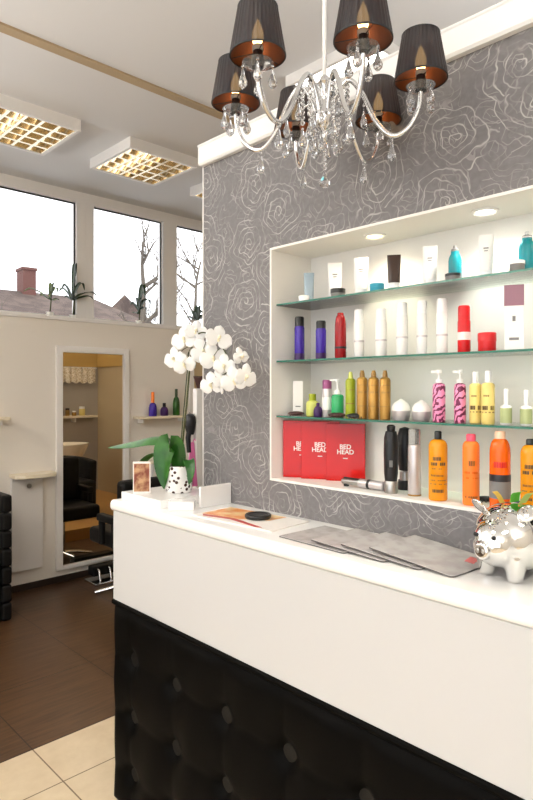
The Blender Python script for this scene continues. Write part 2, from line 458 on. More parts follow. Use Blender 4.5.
# ------------------------------------------------------------------ outside: houses and bare trees
def house(label, cx, cy, rz, L, D, eave, ridge, hip, chim=None):
    t = thing('house', label, 'house', (cx, cy, 0), rz)
    MB().box(-L / 2, L / 2, -D / 2, D / 2, 0, eave).build('wall', 'house_wall', t)
    rf = MB(); o = .3
    b = [(-L / 2 - o, -D / 2 - o, eave), (L / 2 + o, -D / 2 - o, eave), (L / 2 + o, D / 2 + o, eave), (-L / 2 - o, D / 2 + o, eave)]
    r0, r1 = (-L / 2 + hip, 0, ridge), (L / 2 - hip, 0, ridge)
    v = [rf.bm.verts.new(p) for p in b + [r0, r1]]
    for f in ((0, 1, 5, 4), (1, 2, 5), (2, 3, 4, 5), (3, 0, 4), (3, 2, 1, 0)): rf.bm.faces.new([v[i] for i in f])
    rr = rf.build('roof', 'roof_tile', t)
    if chim is not None:
        MB().box(chim - .17, chim + .17, -.25, .25, ridge - .6, ridge + .55).box(chim - .2, chim + .2, -.28, .28, ridge + .55, ridge + .62).build('chimney', 'brick', rr)
    return t
# main house: ridge runs parallel to the window wall
a = P(-60, 281, 15); b = P(93, 297, 17.6)
mid = (a + b) / 2
house('brown tiled house roof with a red brick chimney outside the first window', mid.x, mid.y, math.atan2((b - a).y, (b - a).x), (b - a).length + 2.6, 7, 2.6, (a.z + b.z) / 2 - .05, 1.3, chim=.1)
b2 = P(121, 303, 26)
house('small dark gabled house roof low in the second window', b2.x, b2.y, 1.1, 5, 3.4, 3.2, b2.z, .1)

def bare_tree(label, px, d, ztop, lean, seed, trunk_r, spread, mainpts=None):
    rnd = random.Random(seed)
    x, y = P(px, 300, d).x, P(px, 300, d).y
    t = thing('bare_tree', label, 'tree', (x, y, 0), 0, 'bare trees outside')
    tr = MB(); tw = MB()
    n = 9
    pts = mainpts or [Vector((lean * (k / n) ** 1.5 + rnd.uniform(-.06, .06), rnd.uniform(-.06, .06), ztop * k / n)) for k in range(n + 1)]
    pts = [Vector(p) for p in pts]
    N = len(pts) - 1
    tr.tube(catmull(pts, 3), [trunk_r * (1 - .82 * k / (3 * N)) for k in range(3 * N + 1)], 7)
    tr.build('trunk', 'bark', t, smooth=True)
    def branch(p, dirv, ln, r, lv):
        q = [p]; dd = dirv.normalized()
        for k in range(4):
            dd = (dd + Vector((rnd.uniform(-.25, .25), rnd.uniform(-.25, .25), rnd.uniform(-.02, .24)))).normalized()
            q.append(q[-1] + dd * ln / 4)
        tw.tube(q, [r * (1 - .2 * k) for k in range(5)], 4)
        if lv:
            for k in range(4 if lv > 1 else 3):
                s = q[rnd.randint(1, 4)]
                branch(s, dd + Vector((rnd.uniform(-1, 1), rnd.uniform(-1, 1), rnd.uniform(-.1, .8))), ln * rnd.uniform(.4, .65), r * .5, lv - 1)
    for k in range(11):
        f = rnd.uniform(.42, .97); i = min(int(f * N), N - 1)
        p = pts[i].lerp(pts[i + 1], f * N - i)
        a = rnd.uniform(0, 2 * PI)
        branch(p, Vector((math.cos(a), math.sin(a), .55)), spread * rnd.uniform(.5, 1), trunk_r * .26, 2)
    tw.build('branches', 'bark', t)
    return t
bare_tree('bare grey tree with a tall straight trunk in the second window', 139, 14, 5.0, .12, 3, .15, 1.1)
bare_tree('pale bare tree at the right side of the second window', 165, 23, 6.2, .1, 8, .09, 1.9)
bare_tree('bare tree with a bent forked trunk in the third window', 179, 12, 4.2, .5, 21, .09, 1.5)
bare_tree('bare tree whose twigs reach in at the left edge of the first window', -26, 9, 4.2, .1, 5, .08, .62)

# ------------------------------------------------------------------ ceiling lights and added fill lights
def louver_light(label, x0, y0, w=.57, first=None):
    if first:
        c = copy_tree(first); c.location = (x0, y0, CEIL); c['label'] = label; return c
    t = thing('ceiling_light', label, 'ceiling light', (x0, y0, CEIL), 0, 'square louvre lights on the ceiling')
    h = .075; b = .022
    m = MB()
    m.box(0, w, 0, b, -h, 0); m.box(0, w, w - b, w, -h, 0); m.box(0, b, b, w - b, -h, 0); m.box(w - b, w, b, w - b, -h, 0); m.box(b, w - b, b, w - b, -.004, 0)
    m.build('housing', 'frame_white', t)
    lv = MB(); n = 5; pitch = (w - 2 * b) / n
    for k in range(n + 1):
        c = b + pitch * k
        # wedge-shaped blades, wider at the bottom
        lv.rings([[(c - .010, y, -h + .003), (c + .010, y, -h + .003), (c + .002, y, -.030), (c - .002, y, -.030)] for y in (b, w - b)])
        lv.rings([[(x, c - .010, -h + .004), (x, c + .010, -h + .004), (x, c + .002, -.031), (x, c - .002, -.031)] for x in (b, w - b)])
    lv.build('louvre', 'gold_louver', t)
    MB().box(b, w - b, b, w - b, -.012, -.006).build('reflector', 'gold_louver', t)
    for k in range(4):
        x = b + pitch * (k + .5) + (pitch * .33 if k > 1 else 0) + (.0 if k < 3 else 0)
        x = b + (w - 2 * b) * (k + .5) / 4
        MB().tube([(x, b + .005, -.022), (x, w - b - .005, -.022)], .006, 8).build('tube', 'tube_light', t, smooth=True)
    return t
l0 = louver_light('square gold louvre ceiling light nearest the dark shades, middle one over the mirror wall', 2.20, 3.64)
louver_light('square gold louvre ceiling light cut by the left edge of the photo', 1.27, 3.64, first=l0)
louver_light('square gold louvre ceiling light just peeping out beside the papered wall', 3.13, 3.64, first=l0)
louver_light('square gold louvre ceiling light farther left over the mirror wall', .34, 3.64, first=l0)
def fill_panel(label, x, y, w=.6):  # glowing opal panel added for general fill, not a known salon light
    t = thing('ceiling_light', label, 'ceiling light', (x, y, CEIL), 0)
    m = MB(); b = .02
    m.box(0, w, 0, b, -.06, 0); m.box(0, w, w - b, w, -.06, 0); m.box(0, b, b, w - b, -.06, 0); m.box(w - b, w, b, w - b, -.06, 0)
    m.build('housing', 'frame_white', t)
    MB().box(b, w - b, b, w - b, -.052, -.045).build('fill_glow', 'fill_glow', t)
k = 0
for x, y, n in ((-1.6, 1.2, 'by the shop window'), (-.3, .5, 'over the waiting side of the counter'), (-1.6, -1.2, 'in the entrance corner by the shop window'), (.6, -1.1, 'by the front wall'), (-.6, 2.2, 'before the mirror wall'), (2.4, 1.75, 'over the wash area'), (3.5, 1.9, 'over the wash basin')):
    fill_panel('added opal ceiling fill panel ' + n, x, y)

def fill_uplighter(label, x, y, e):  # standing lamp added to brighten the ceiling, not part of the salon
    t = thing('fill_uplighter', label, 'fill lamp', (x, y, 0), 0, 'added fill lamps')
    MB().lathe([(0, 0), (.14, 0), (.14, .015), (.02, .03), (0, .03)], 24).build('base', 'steel', t, smooth=True)
    MB().tube([(0, 0, .02), (0, 0, 1.84)], .012, 10).build('pole', 'steel', t, smooth=True)
    MB().lathe([(.0, 1.82), (.04, 1.82), (.12, 1.87), (.19, 1.97), (.185, 1.97), (.115, 1.88), (.04, 1.835), (0, 1.835)], 28).build('bowl', 'frame_white', t, smooth=True)
    ld = bpy.data.lights.new('fill_area', 'AREA'); ld.shape = 'DISK'; ld.size = .2; ld.energy = e; ld.color = (1, .98, .95)
    lo = bpy.data.objects.new('fill_area', ld); COL.objects.link(lo); lo.parent = t; lo.location = (0, 0, 1.92); lo.rotation_euler = (PI, 0, 0)
fill_uplighter('added white bowl fill lamp behind the waiting side, by the shop window', -1.9, -1.6, 98)
fill_uplighter('added white bowl fill lamp by the left wall before the mirror wall', -1.7, 3.1, 165)
fill_uplighter('added white bowl fill lamp behind the papered wall', 2.6, .3, 22)

# ------------------------------------------------------------------ reception counter
XF, YC, ZC = 1.196, 2.118, 1.17
ct = thing('reception_counter', 'long white reception counter with a black tufted lower front', 'counter', (XF, YC, 0))
YR = -1.2
def cb(x0, x1, y0, y1, z0, z1): return (x0 - XF, x1 - XF, y0 - YC, y1 - YC, z0, z1)
MB().box(*cb(XF + .006, XP - .001, YR, YC - .004, .785, ZC - .042)).build('front_panel', 'white_lacquer', ct, bevel=.003)
MB().box(*cb(XF + .03, XP - .001, YR, YC - .004, 0, .785)).build('plinth', 'black_vinyl', ct)
top = MB(); prof = []
R = .016
for k in range(7): a = -PI / 2 - PI / 2 * k / 6; prof.append((R + R * math.cos(a) - .004, ZC - .042 + R + R * math.sin(a)))
for k in range(7): a = PI - PI / 2 * k / 6; prof.append((R + R * math.cos(a) - .004, ZC - R + R * math.sin(a)))
prof += [(XP - XF - .001, ZC), (XP - XF - .001, ZC - .042)]
top.rings([[(x, y, z) for x, z in prof] for y in (YR - YC, 0)])
# end of the slab running past the wall
top.build('countertop', 'white_top', ct, smooth=True)
# tufted front
GY, GZ = [1.995 - .27 * i for i in range(8)], [.147, .363, .58]
def tuft(y, z):
    h = 0
    for a in GY:
        if abs(a - y) > .2: continue
        for b in GZ:
            r2 = (a - y) ** 2 + (b - z) ** 2
            h -= .030 * math.exp(-r2 / .0011) + .010 * math.exp(-r2 / .006)
    fy = abs(math.sin(PI * (y - 1.995) / .27)); fz = abs(math.sin(PI * (z - .147) / .216))
    h += .010 * (fy * fz) ** .5 + .004 * math.sin(37 * y + 11 * z) * .4
    e = min(1, (YC - y) / .03, (.768 - z) / .035, (z - .01) / .03)
    return h * max(e, 0) - .012 * (1 - max(e, 0)) ** 2
tf = MB(); ny, nz = 200, 64
g = [[tf.bm.verts.new((.012 - tuft(y, z) - .006, y - YC, z)) for z in [.01 + (.768 - .01) * j / nz for j in range(nz + 1)]] for y in [YC - (YC + .1) * i / ny for i in range(ny + 1)]]
for i in range(ny):
    for j in range(nz): tf.bm.faces.new((g[i][j], g[i][j + 1], g[i + 1][j + 1], g[i + 1][j]))
bk = [tf.bm.verts.new((.05, 0, z)) for z in (.01, .768)]
tf.bm.faces.new([g[0][j] for j in range(nz + 1)] + [bk[1], bk[0]])
pad = tf.build('upholstered_panel', 'black_leather', ct, smooth=True)
for a in GY[:7]:
    for b in GZ:
        MB().ball((0, 0, 0), .015, .5, 1, 1, 12).build('button', 'black_leather', pad, smooth=True, loc=(.012 + .0405, a - YC, b))
MB().tube([(.010, -.003, .776), (.010, YR - YC, .776)], .011, 10).build('piping', 'black_leather', ct, smooth=True)
# upstand at the far end of the counter
ux = thing('counter_riser', 'low white raised board at the far end of the counter, orchid pot standing on it', 'riser', (1.23, 1.83, ZC))
MB().box(0, XP - 1.23 - .001, 0, .272, 0, .03).build('base', 'white_top', ux, bevel=.003)
u0 = P(196, 500, 2.19); 
MB().box(.115, XP - 1.23 - .001, -.085, -.073, 0, .076).build('upstand', 'white_top', ux, bevel=.002)
wbx = MB().box(-.045, .045, -.03, .03, 0, .032).build('card_box', 'white_top', bevel=.004)
wbx.location = (1.285, 1.775, ZC); wbx.rotation_euler = (0, 0, -.75)
tag(wbx, 'small white box standing in front of the orchid pot', 'box')

# ------------------------------------------------------------------ things on the counter
# brochure with orange print
mg = thing('brochure', 'open brochure with orange and red print near the end of the counter', 'brochure', (1.34, 1.50, ZC), .08)
MB().box(-.085, .10, -.19, .17, 0, .004).build('pages', 'paper_white', mg)
MB().poly([(-.045, .16, .0042), (.095, .16, .0042), (.095, -.10, .0042), (.02, -.09, .0042), (-.03, .0, .0042)], (0, 0, .0005)).build('cover_print', 'mag_orange', mg)
MB().poly([(-.07, .13, .0042), (-.05, .15, .0042), (-.03, .02, .0042), (-.07, -.14, .0042), (-.08, -.12, .0042), (-.05, .02, .0042)], (0, 0, .0004)).build('stripe_print', 'mag_red', mg)
Yd, dd = onX(257, 1.36)
bd = thing('round_dish', 'flat round black dish lying on the orange brochure', 'dish', (1.365, Yd + .0, ZC + .0048))
MB().lathe([(0, 0), (.040, 0), (.044, .005), (.044, .011), (.041, .014), (.034, .012), (0, .010)], 28).build('body', 'jar_black', bd, smooth=True)
MB().lathe([(.030, .0118), (.032, .0135), (.034, .0125)], 28, cap=False).build('rim', 'black_plastic', bd, smooth=True)
# four grey glossy folders, overlapping
FW = [(1.245, 1.245, .0, 'leftmost of the four grey glossy folders on the counter'), (1.25, 1.125, .0105, 'grey glossy folder lying second from the brochure'),
      (1.262, 1.03, .014, 'grey glossy folder tucked under the large nearest one'), (1.272, .945, .0195, 'large grey glossy folder with a pink mark beside the silver pig')]
for i, (fx, fy, lift, lab) in enumerate(FW):
    t = thing('folder', lab, 'folder', (fx, fy, ZC + lift + .0006), .03 * (i - 1), 'grey folders on the counter')
    L, Wd, cr_ = (.245, .195, .03)
    if lift: t.rotation_euler = (math.asin(lift / L) * 1.0, 0, -.02 * i)
    pts = [(0, 0), (Wd, 0)]
    arc = []
    for k in range(6):
        a = PI / 2 * k / 5; arc.append((Wd - cr_ + cr_ * math.cos(a), -L + cr_ - cr_ * math.sin(a)))
    arc2 = [(.012 - .012 * math.sin(PI / 2 * k / 3), -L + .012 - .012 * math.cos(PI / 2 * k / 3)) for k in range(4)]
    out = [(x, y, 0) for x, y in pts + arc + arc2]
    MB().poly(out, (0, 0, .003)).build('sheet_block', 'slate_edge', t)
    MB().poly([(x, y, .003) for x, y, z in out], (0, 0, .0012)).build('cover', 'slate_gloss', t)
    if i == 3: MB().poly([(.12, -.225, .0043), (.165, -.215, .0043), (.165, -.19, .0043), (.12, -.20, .0043)], (0, 0, .0003)).build('printed_mark', 'pink_print', t)

# silver piggy bank
pg = thing('piggy_bank', 'shiny silver piggy bank with green paper sticking out of its back', 'piggy bank', (1.383, .622, ZC), math.radians(170))
pg.scale = (1.14, 1.14, 1.14)
b = MB()
b.ball((0, 0, .077), .072, 1.03, 1.03, .97, 32)
b.ball((.046, 0, .072), .048, 1, 1, 1, 24)
b.lathe([(0, .0), (.018, .0), (.0165, .018), (.018, .028), (.016, .031), (0, .031)], 24, M=Matrix.Translation((.070, 0, .062)) @ Matrix.Rotation(PI / 2, 4, 'Y'))
for sx in (-.036, .036):
    for sy in (-.032, .032):
        b.lathe([(0, 0), (.015, 0), (.017, .008), (.024, .05), (0, .06)], 20, off=(sx, sy, 0))
bo = b.build('body', 'pig_silver', pg, smooth=False)
rm = bo.modifiers.new('remesh', 'REMESH'); rm.mode = 'VOXEL'; rm.voxel_size = .0024; rm.use_smooth_shade = True
sm = bo.modifiers.new('smooth', 'SMOOTH'); sm.factor = .6; sm.iterations = 22
for sy in (-1, 1):
    e = MB().ball((0, 0, .008), .0185, 1, .32, 1.1, 16)
    eo = e.build('ear', 'pig_silver', pg, smooth=True, loc=(.030, sy * .050, .130)); eo.rotation_euler = (-sy * .75, .1, PI / 2 + sy * .2)
    MB().ball((0, 0, 0), .0045, seg=8).build('eye', 'black_plastic', pg, smooth=True, loc=(.087, sy * .021, .090))
    MB().ball((0, 0, 0), .004, .5, 1, 1.2, 8).build('nostril', 'steel', pg, smooth=True, loc=(.1012, sy * .006, .063))
tl = [(-.070, 0, .1)] + [(-.08 - .004 * k, .010 * math.cos(k * 1.1), .1 + .010 * math.sin(k * 1.1)) for k in range(8)]
MB().tube(catmull(tl, 4), .003, 6).build('tail', 'pig_silver', pg, smooth=True)
def bill(name, m, pts, w):
    a = MB(); c = catmull(pts, 5)
    rs = []
    for p in c: rs.append([(p.x - w / 2, p.y - .0004, p.z), (p.x + w / 2, p.y - .0004, p.z), (p.x + w / 2, p.y + .0004, p.z), (p.x - w / 2, p.y + .0004, p.z)])
    a.rings(rs); return a.build(name, m, pg, smooth=True)
bill('paper_note', 'bill_green', [(-.004, .004, .148), (-.004, .008, .166), (-.004, .024, .172)], .030)
bill('paper_note', 'bill_lime', [(-.02, .010, .144), (-.03, .020, .164), (-.036, .034, .168)], .026)
bill('paper_note', 'bill_ochre', [(.016, -.010, .146), (.020, -.016, .160), (.022, -.024, .168)], .016)

# ------------------------------------------------------------------ orchid
ox, oy = 1.391, 1.945
zb = ZC + .03
orc = thing('potted_orchid', 'white orchid in a spotted pot at the end of the counter', 'orchid', (ox, oy, zb))
def L(px, py, X):
    y, d = onX(px, X); return Vector((X, y, CAM_Z + (HY - py) * d / FOC)) - Vector((ox, oy, zb))
MB().lathe([(0, 0), (.046, 0), (.050, .004), (.057, .075), (.060, .10), (.058, .104), (.053, .102), (.050, .085), (0, .083)], 28).build('pot', 'spotted', orc, smooth=True)
MB().lathe([(0, .08), (.049, .084), (.03, .090), (0, .092)], 18).build('soil', 'soil', orc, smooth=True)
def leaf(pts, w, parent, m='leaf_green', name='leaf', side=Vector((.3, -1, 0)), th=.0018, fold=.25):
    c = catmull(pts, 6); n = len(c); a = MB(); rs = []
    for i, p in enumerate(c):
        t = (c[min(i + 1, n - 1)] - c[max(i - 1, 0)]).normalized()
        s = (side - t * side.dot(t)).normalized(); nn = t.cross(s).normalized()
        f = i / (n - 1); ww = w * (.30 + .7 * math.sin(PI * min(f * .9 + .1, 1))) * (1 if f < .8 else math.sqrt(max(.02, 1 - ((f - .8) / .2) ** 2)))
        up = nn * ww * fold
        rs.append([p - s * ww + up, p - s * ww * .5 + up * .3, p, p + s * ww * .5 + up * .3, p + s * ww + up,
                   p + s * ww + up - nn * th, p - nn * th, p - s * ww + up - nn * th])
    a.rings(rs); return a.build(name, m, parent, smooth=True)
V = Vector
leaf([L(180, 474, 1.385), L(174, 448, 1.36), L(167, 446, 1.34), L(163, 464, 1.325), L(164, 489, 1.325)], .046, orc, side=V((.5, -.87, 0)))
leaf([L(178, 472, 1.39), L(168, 443, 1.38), L(152, 440, 1.36), L(132, 444, 1.34), L(108, 448, 1.33)], .026, orc, side=V((.6, .4, .5)))
leaf([L(183, 472, 1.385), L(188, 460, 1.375), L(191, 470, 1.36), L(189, 485, 1.35)], .020, orc, side=V((.5, -.87, 0)))
leaf([L(178, 474, 1.40), L(160, 452, 1.41), L(142, 462, 1.41), L(132, 482, 1.41)], .018, orc, side=V((.6, -.6, .2)), m='leaf_green')
leaf([L(182, 474, 1.40), L(178, 456, 1.41), L(184, 450, 1.42)], .014, orc, m='leaf_olive')
st = [L(181, 474, 1.388), L(183, 440, 1.385), L(187, 400, 1.38), L(190, 365, 1.375), L(193, 344, 1.37), L(200, 333, 1.365), L(212, 336, 1.36), L(224, 350, 1.355), L(232, 370, 1.355)]
MB().tube(catmull(st, 6), [.0042 - .0024 * k / 48 for k in range(49)], 8).build('stem', 'stem_green', orc, smooth=True)
MB().tube([L(178, 474, 1.39), L(189, 352, 1.382)], .0022, 6).build('support_stick', 'leaf_dark', orc, smooth=True)
def petal_mesh(a, ang, ln, w, tilt, base=0.0):
    """one rounded petal in the flower's own frame (normal +Z)"""
    n = 7; rs = []
    for i in range(n + 1):
        f = i / n; ww = w * math.sqrt(max(0.0, math.sin(PI * (f * .86 + .12)))) * (.35 + .65 * min(1, f * 2.2)); r = base + ln * f
        if i == n: ww *= .35
        z = tilt * f * f * ln
        row = []
        for s, dz in ((-1, .006), (-.5, .001), (0, 0), (.5, .001), (1, .006)): row.append((r, s * ww, z - dz * f))
        for s, dz in ((1, .006), (0, 0), (-1, .006)): row.append((r, s * ww, z - dz * f - .0012))
        rs.append([Matrix.Rotation(ang, 3, 'Z') @ Vector(p) for p in row])
    a.rings(rs)
rf = random.Random(4)
VIEW = Vector((-S_, -C_, 0))
def flower(px, py, X, R, dirx=0, dirz=0, spin=0):
    R *= 1.06
    pos = L(px, py, X)
    nrm = (VIEW + Vector((C_, -S_, 0)) * dirx + Vector((0, 0, dirz))).normalized()
    z = nrm; up = Vector((0, 0, 1)); x = up.cross(z).normalized(); y = z.cross(x)
    M = Matrix((x, y, z)).transposed() @ Matrix.Rotation(spin, 3, 'Z')
    a = MB()
    for ang in (PI / 2, PI / 2 + 2.25, PI / 2 - 2.25): petal_mesh(a, ang, R * 1.02, R * .44, -.1)
    for ang in (PI + .28, -.28): petal_mesh(a, ang, R * 1.06, R * .66, .12)
    f = a.build('flower', 'petal', orc, smooth=True, loc=pos)
    f.rotation_euler = M.to_euler()
    c = MB().ball((0, -.002, .006), .008, .8, .9, 1, 8)
    petal_mesh(c, -PI / 2, R * .36, R * .12, .4, .002)
    c.build('lip', 'petal_core', f, smooth=True)
    return pos
FL = [(184, 338, 1.345, .047, -.3, .2, .2), (196, 330, 1.36, .040, .2, .3, -.2), (174, 358, 1.33, .043, -.6, -.1, .1), (184, 364, 1.345, .040, -.1, -.2, .3),
      (203, 350, 1.345, .045, .1, 0, .5), (219, 337, 1.345, .046, .5, .35, -.3), (213, 357, 1.335, .045, .2, 0, .2), (224, 365, 1.34, .036, -.2, -.2, 0),
      (241, 356, 1.365, .029, .8, .1, .2), (211, 384, 1.335, .040, -.4, -.2, .1), (222, 378, 1.345, .034, .3, -.1, .6), (234, 380, 1.34, .043, .1, -.1, .2), (246, 376, 1.345, .039, .7, -.1, -.2)]
nodes_st = catmull(st, 6)
for i, fl in enumerate(FL):
    pos = flower(*fl)
    near = min(nodes_st[24:], key=lambda q: (q - pos).length)
    MB().tube([near, (near + pos) / 2 + V((0, 0, .006)), pos], .0014, 5).build('flower_stalk', 'stem_green', orc, smooth=True)
MB().ball(L(222, 391, 1.335), .008, .7, .7, 1.4, 10).build('bud', 'petal', orc, smooth=True)

# small photo card behind the leaves
pc = thing('photo_card', 'small standing photo card in warm colours left of the orchid pot', 'photo card', (1.262, 2.005, zb + .0005), math.radians(-40))
MB().box(-.033, .033, -.002, .002, 0, .122).build('backing', 'paper_white', pc)
MB().box(-.029, .029, -.0028, -.002, .008, .114).build('picture', 'photo_card', pc)
MB().box(-.012, .012, .002, .028, 0, .003).box(-.012, .012, .002, .004, 0, .06).build('stand', 'paper_white', pc)

# ------------------------------------------------------------------ niche shelves
SZ = {1: 1.90, 2: 1.70, 3: 1.506}
shl = {1: 'topmost glass shelf in the lit wall niche', 2: 'middle glass shelf in the lit wall niche', 3: 'lowest glass shelf in the lit wall niche, above the red packs'}
for k, z in SZ.items():
    t = thing('glass_shelf', shl[k], 'shelf', (1.512, NY0, z), 0, 'glass shelves in the niche')
    MB().box(.0025, XB - 1.512 - .001, .001, NY1 - NY0 - .001, -.006, 0).build('glass_plate', 'shelf_glass', t)
    MB().box(0, .0025, .001, NY1 - NY0 - .001, -.006, 0).build('polished_edge', 'glass_edge', t)
for i, (py_, m_) in enumerate(((1.152, 'lens_warm'), (.784, 'lens_white'), (.416, 'lens_warm'))):
    lab = ['round warm downlight in the niche ceiling over the brown tube', 'round white downlight in the niche ceiling over the tall white tube', 'round downlight in the niche ceiling beyond the right edge of the photo'][i]
    t = thing('downlight', lab, 'downlight', (1.58, py_, NZ1 - .0005), 0, 'niche downlights')
    MB().lathe([(.024, 0), (.036, 0), (.036, -.004), (.030, -.007), (.024, -.003)], 24, cap=False).build('ring', 'crown_white', t, smooth=True)
    MB().lathe([(0, -.001), (.024, -.001), (.024, -.003), (0, -.004)], 20).build('lens', m_, t, smooth=True)
    ld = bpy.data.lights.new('niche_spot', 'SPOT'); ld.energy = 6 if i != 1 else 6; ld.color = (1, .86, .68) if i != 1 else (1, .96, .90)
    ld.spot_size = math.radians(150); ld.spot_blend = 1; ld.shadow_soft_size = .022
    lo = bpy.data.objects.new('niche_spot', ld); COL.objects.link(lo); lo.parent = t; lo.location = (0, 0, -.012)

# ------------------------------------------------------------------ product makers (local coords, base at 0)
def ring_label(parent, r, z0, z1, m, name='label', seg=20, sx=1, sy=1):
    return MB().lathe([(r, z0), (r + .0005, z0 + .0003), (r + .0005, z1 - .0003), (r, z1)], seg, cap=False, sx=sx, sy=sy).build(name, m, parent, smooth=True)
def print_rows(t, R, rows, m, seed=1):
    """small unreadable marks in rows on the room side of a bottle"""
    rnd = random.Random(seed); a = MB()
    for z0, z1, half in rows:
        an = PI - half
        while an < PI + half:
            da = rnd.uniform(.08, .2); r1 = R + .0006
            if rnd.random() > .2:
                q = []
                for aa in (an, an + da * .5, an + da):
                    q.append([(R * math.cos(aa), R * math.sin(aa), z0), (r1 * math.cos(aa), r1 * math.sin(aa), z0), (r1 * math.cos(aa), r1 * math.sin(aa), z1), (R * math.cos(aa), R * math.sin(aa), z1)])
                a.rings(q)
            an += da + .05
    a.build('print', m, t)
def mk_can(t, H, R, b, c, cf=.2, lab=None):
    h = H * (1 - cf)
    MB().lathe([(0, 0), (R * .92, 0), (R, .003), (R, h * .94), (R * .9, h), (0, h)], 20).build('body', b, t, smooth=True)
    MB().lathe([(0, h), (R * .93, h), (R * .93, H * .97), (R * .8, H), (0, H)], 20).build('cap', c, t, smooth=True)
    if lab: ring_label(t, R, h * lab[1], h * lab[2], lab[0])
def mk_spray(t, H, R, b, c, lab=None):
    """slim aerosol: tall body, dome and small nozzle"""
    h = H * .86
    MB().lathe([(0, 0), (R * .95, 0), (R, .004), (R, h * .93), (R * .8, h * .98), (R * .5, h), (0, h)], 20).build('body', b, t, smooth=True)
    MB().lathe([(0, h), (R * .5, h), (R * .46, H * .93), (R * .3, H), (0, H)], 14).build('nozzle', c, t, smooth=True)
    for l in lab or (): print_rows(t, R, [(h * l[1], h * l[2], l[3] if len(l) > 3 else .9)], l[0], int(l[1] * 100))
def mk_bottle(t, H, R, b, c, neck=.4, capf=.14, sh=.8, labs=()):
    h = H * (1 - capf)
    pr = [(0, 0), (R * .9, 0), (R, .004), (R, h * sh)]
    for k in range(1, 6):
        a = PI / 2 * k / 5; pr.append((R * neck + (R - R * neck) * math.cos(a), h * sh + (h * (1 - sh)) * math.sin(a)))
    pr.append((0, h))
    MB().lathe(pr, 22).build('body', b, t, smooth=True)
    MB().lathe([(0, h), (R * (neck + .06), h), (R * (neck + .06), H * .985), (R * neck * .9, H), (0, H)], 16).build('cap', c, t, smooth=True)
    for l in labs:
        if len(l) > 3: print_rows(t, R, [(h * l[1], h * l[2], l[3])], l[0], int(l[1] * 100))
        else: ring_label(t, R, h * l[1], h * l[2], l[0])
def mk_pump(t, H, R, b, c, labs=(), neck=.4, f=.68):
    h = H * f
    MB().lathe([(0, 0), (R * .95, 0), (R, .004), (R, h * .9), (R * .85, h * .97), (R * neck, h), (0, h)], 20).build('body', b, t, smooth=True)
    p = MB().lathe([(0, h), (R * .55, h), (R * .55, h + .16 * (H - h) + .004), (R * .2, h + .3 * (H - h)), (R * .16, H * .93), (R * .42, H * .935), (R * .42, H), (0, H)], 14)
    p.box(-R * .16, R * .16, 0, R * 1.25, H * .945, H * .985)
    p.build('pump', c, t, smooth=True)
    for l in labs: ring_label(t, R, h * l[1], h * l[2], l[0])
def mk_tube(t, H, R, b, c, capf=.14):
    h = H * capf; rs = []
    MB().lathe([(0, 0), (R * .86, 0), (R * .86, h), (0, h)], 20, sx=.8).build('cap', c, t, smooth=True)
    for k in range(7):
        f = k / 6; z = h + (H - h) * f
        sx = R * .8 * (1 - f ** 1.3) + .0012; sy = R * (.9 + .14 * f)
        rs.append([(sx * math.cos(2 * PI * i / 20), sy * math.sin(2 * PI * i / 20), z) for i in range(20)])
    MB().rings(rs).build('body', b, t, smooth=True)
    hh = H - h
    MB().box(-R * .60, -R * .56, -R * .35, R * .35, h + hh * .60, h + hh * .63).box(-R * .60, -R * .56, -R * .25, R * .25, h + hh * .53, h + hh * .55).build('print', 'grey_p', t) if b in ('white_p',) else None
def mk_jar(t, H, R, b, c, lf=.45):
    h = H * (1 - lf)
    MB().lathe([(0, 0), (R * .92, 0), (R * .96, .002), (R * .96, h), (0, h)], 22).build('body', b, t, smooth=True)
    MB().lathe([(0, h), (R, h), (R, H * .95), (R * .92, H), (0, H)], 22).build('lid', c, t, smooth=True)
def mk_dome(t, H, R, b, c):
    h = H * .45
    MB().lathe([(0, 0), (R * .8, 0), (R * .95, h * .4), (R, h), (0, h)], 22).build('tub', b, t, smooth=True)
    MB().lathe([(0, h), (R, h), (R * .97, h + (H - h) * .3), (R * .75, h + (H - h) * .62), (R * .3, H * .93), (R * .1, H), (0, H)], 22).build('lid', c, t, smooth=True)
def mk_teal(t, H, R, b, c):
    h = H * .84
    MB().lathe([(0, 0), (R * .95, 0), (R, .004), (R, h * .70), (R * .88, h * .82), (R * .62, h * .93), (R * .6, h), (0, h)], 22).build('body', b, t, smooth=True)
    MB().lathe([(0, h), (R * .62, h), (R * .58, H * .9), (R * .3, H * .93), (R * .26, H), (0, H)], 16).build('cap', c, t, smooth=True)

def item(kind, px, top, wpx, shelf, X, label, cat, name, grp, *args, **kw):
    z = SZ[shelf] if shelf in SZ else NZ0
    Y, d = onX(px, X)
    H = CAM_Z + (HY - top) * d / FOC - z
    R = wpx * d / FOC / 2
    t = thing(name, label, cat, (X, Y, z + .0004), 0, grp)
    kind(t, H, R, *args, **kw)
    t.rotation_euler[2] = math.atan2(Y, X)          # printed side turned to the room
    return t
G1, G2, G3, G4 = 'products on the top niche shelf', 'products on the middle niche shelf', 'products on the lowest niche shelf', 'products on the niche floor'
XS = 1.556
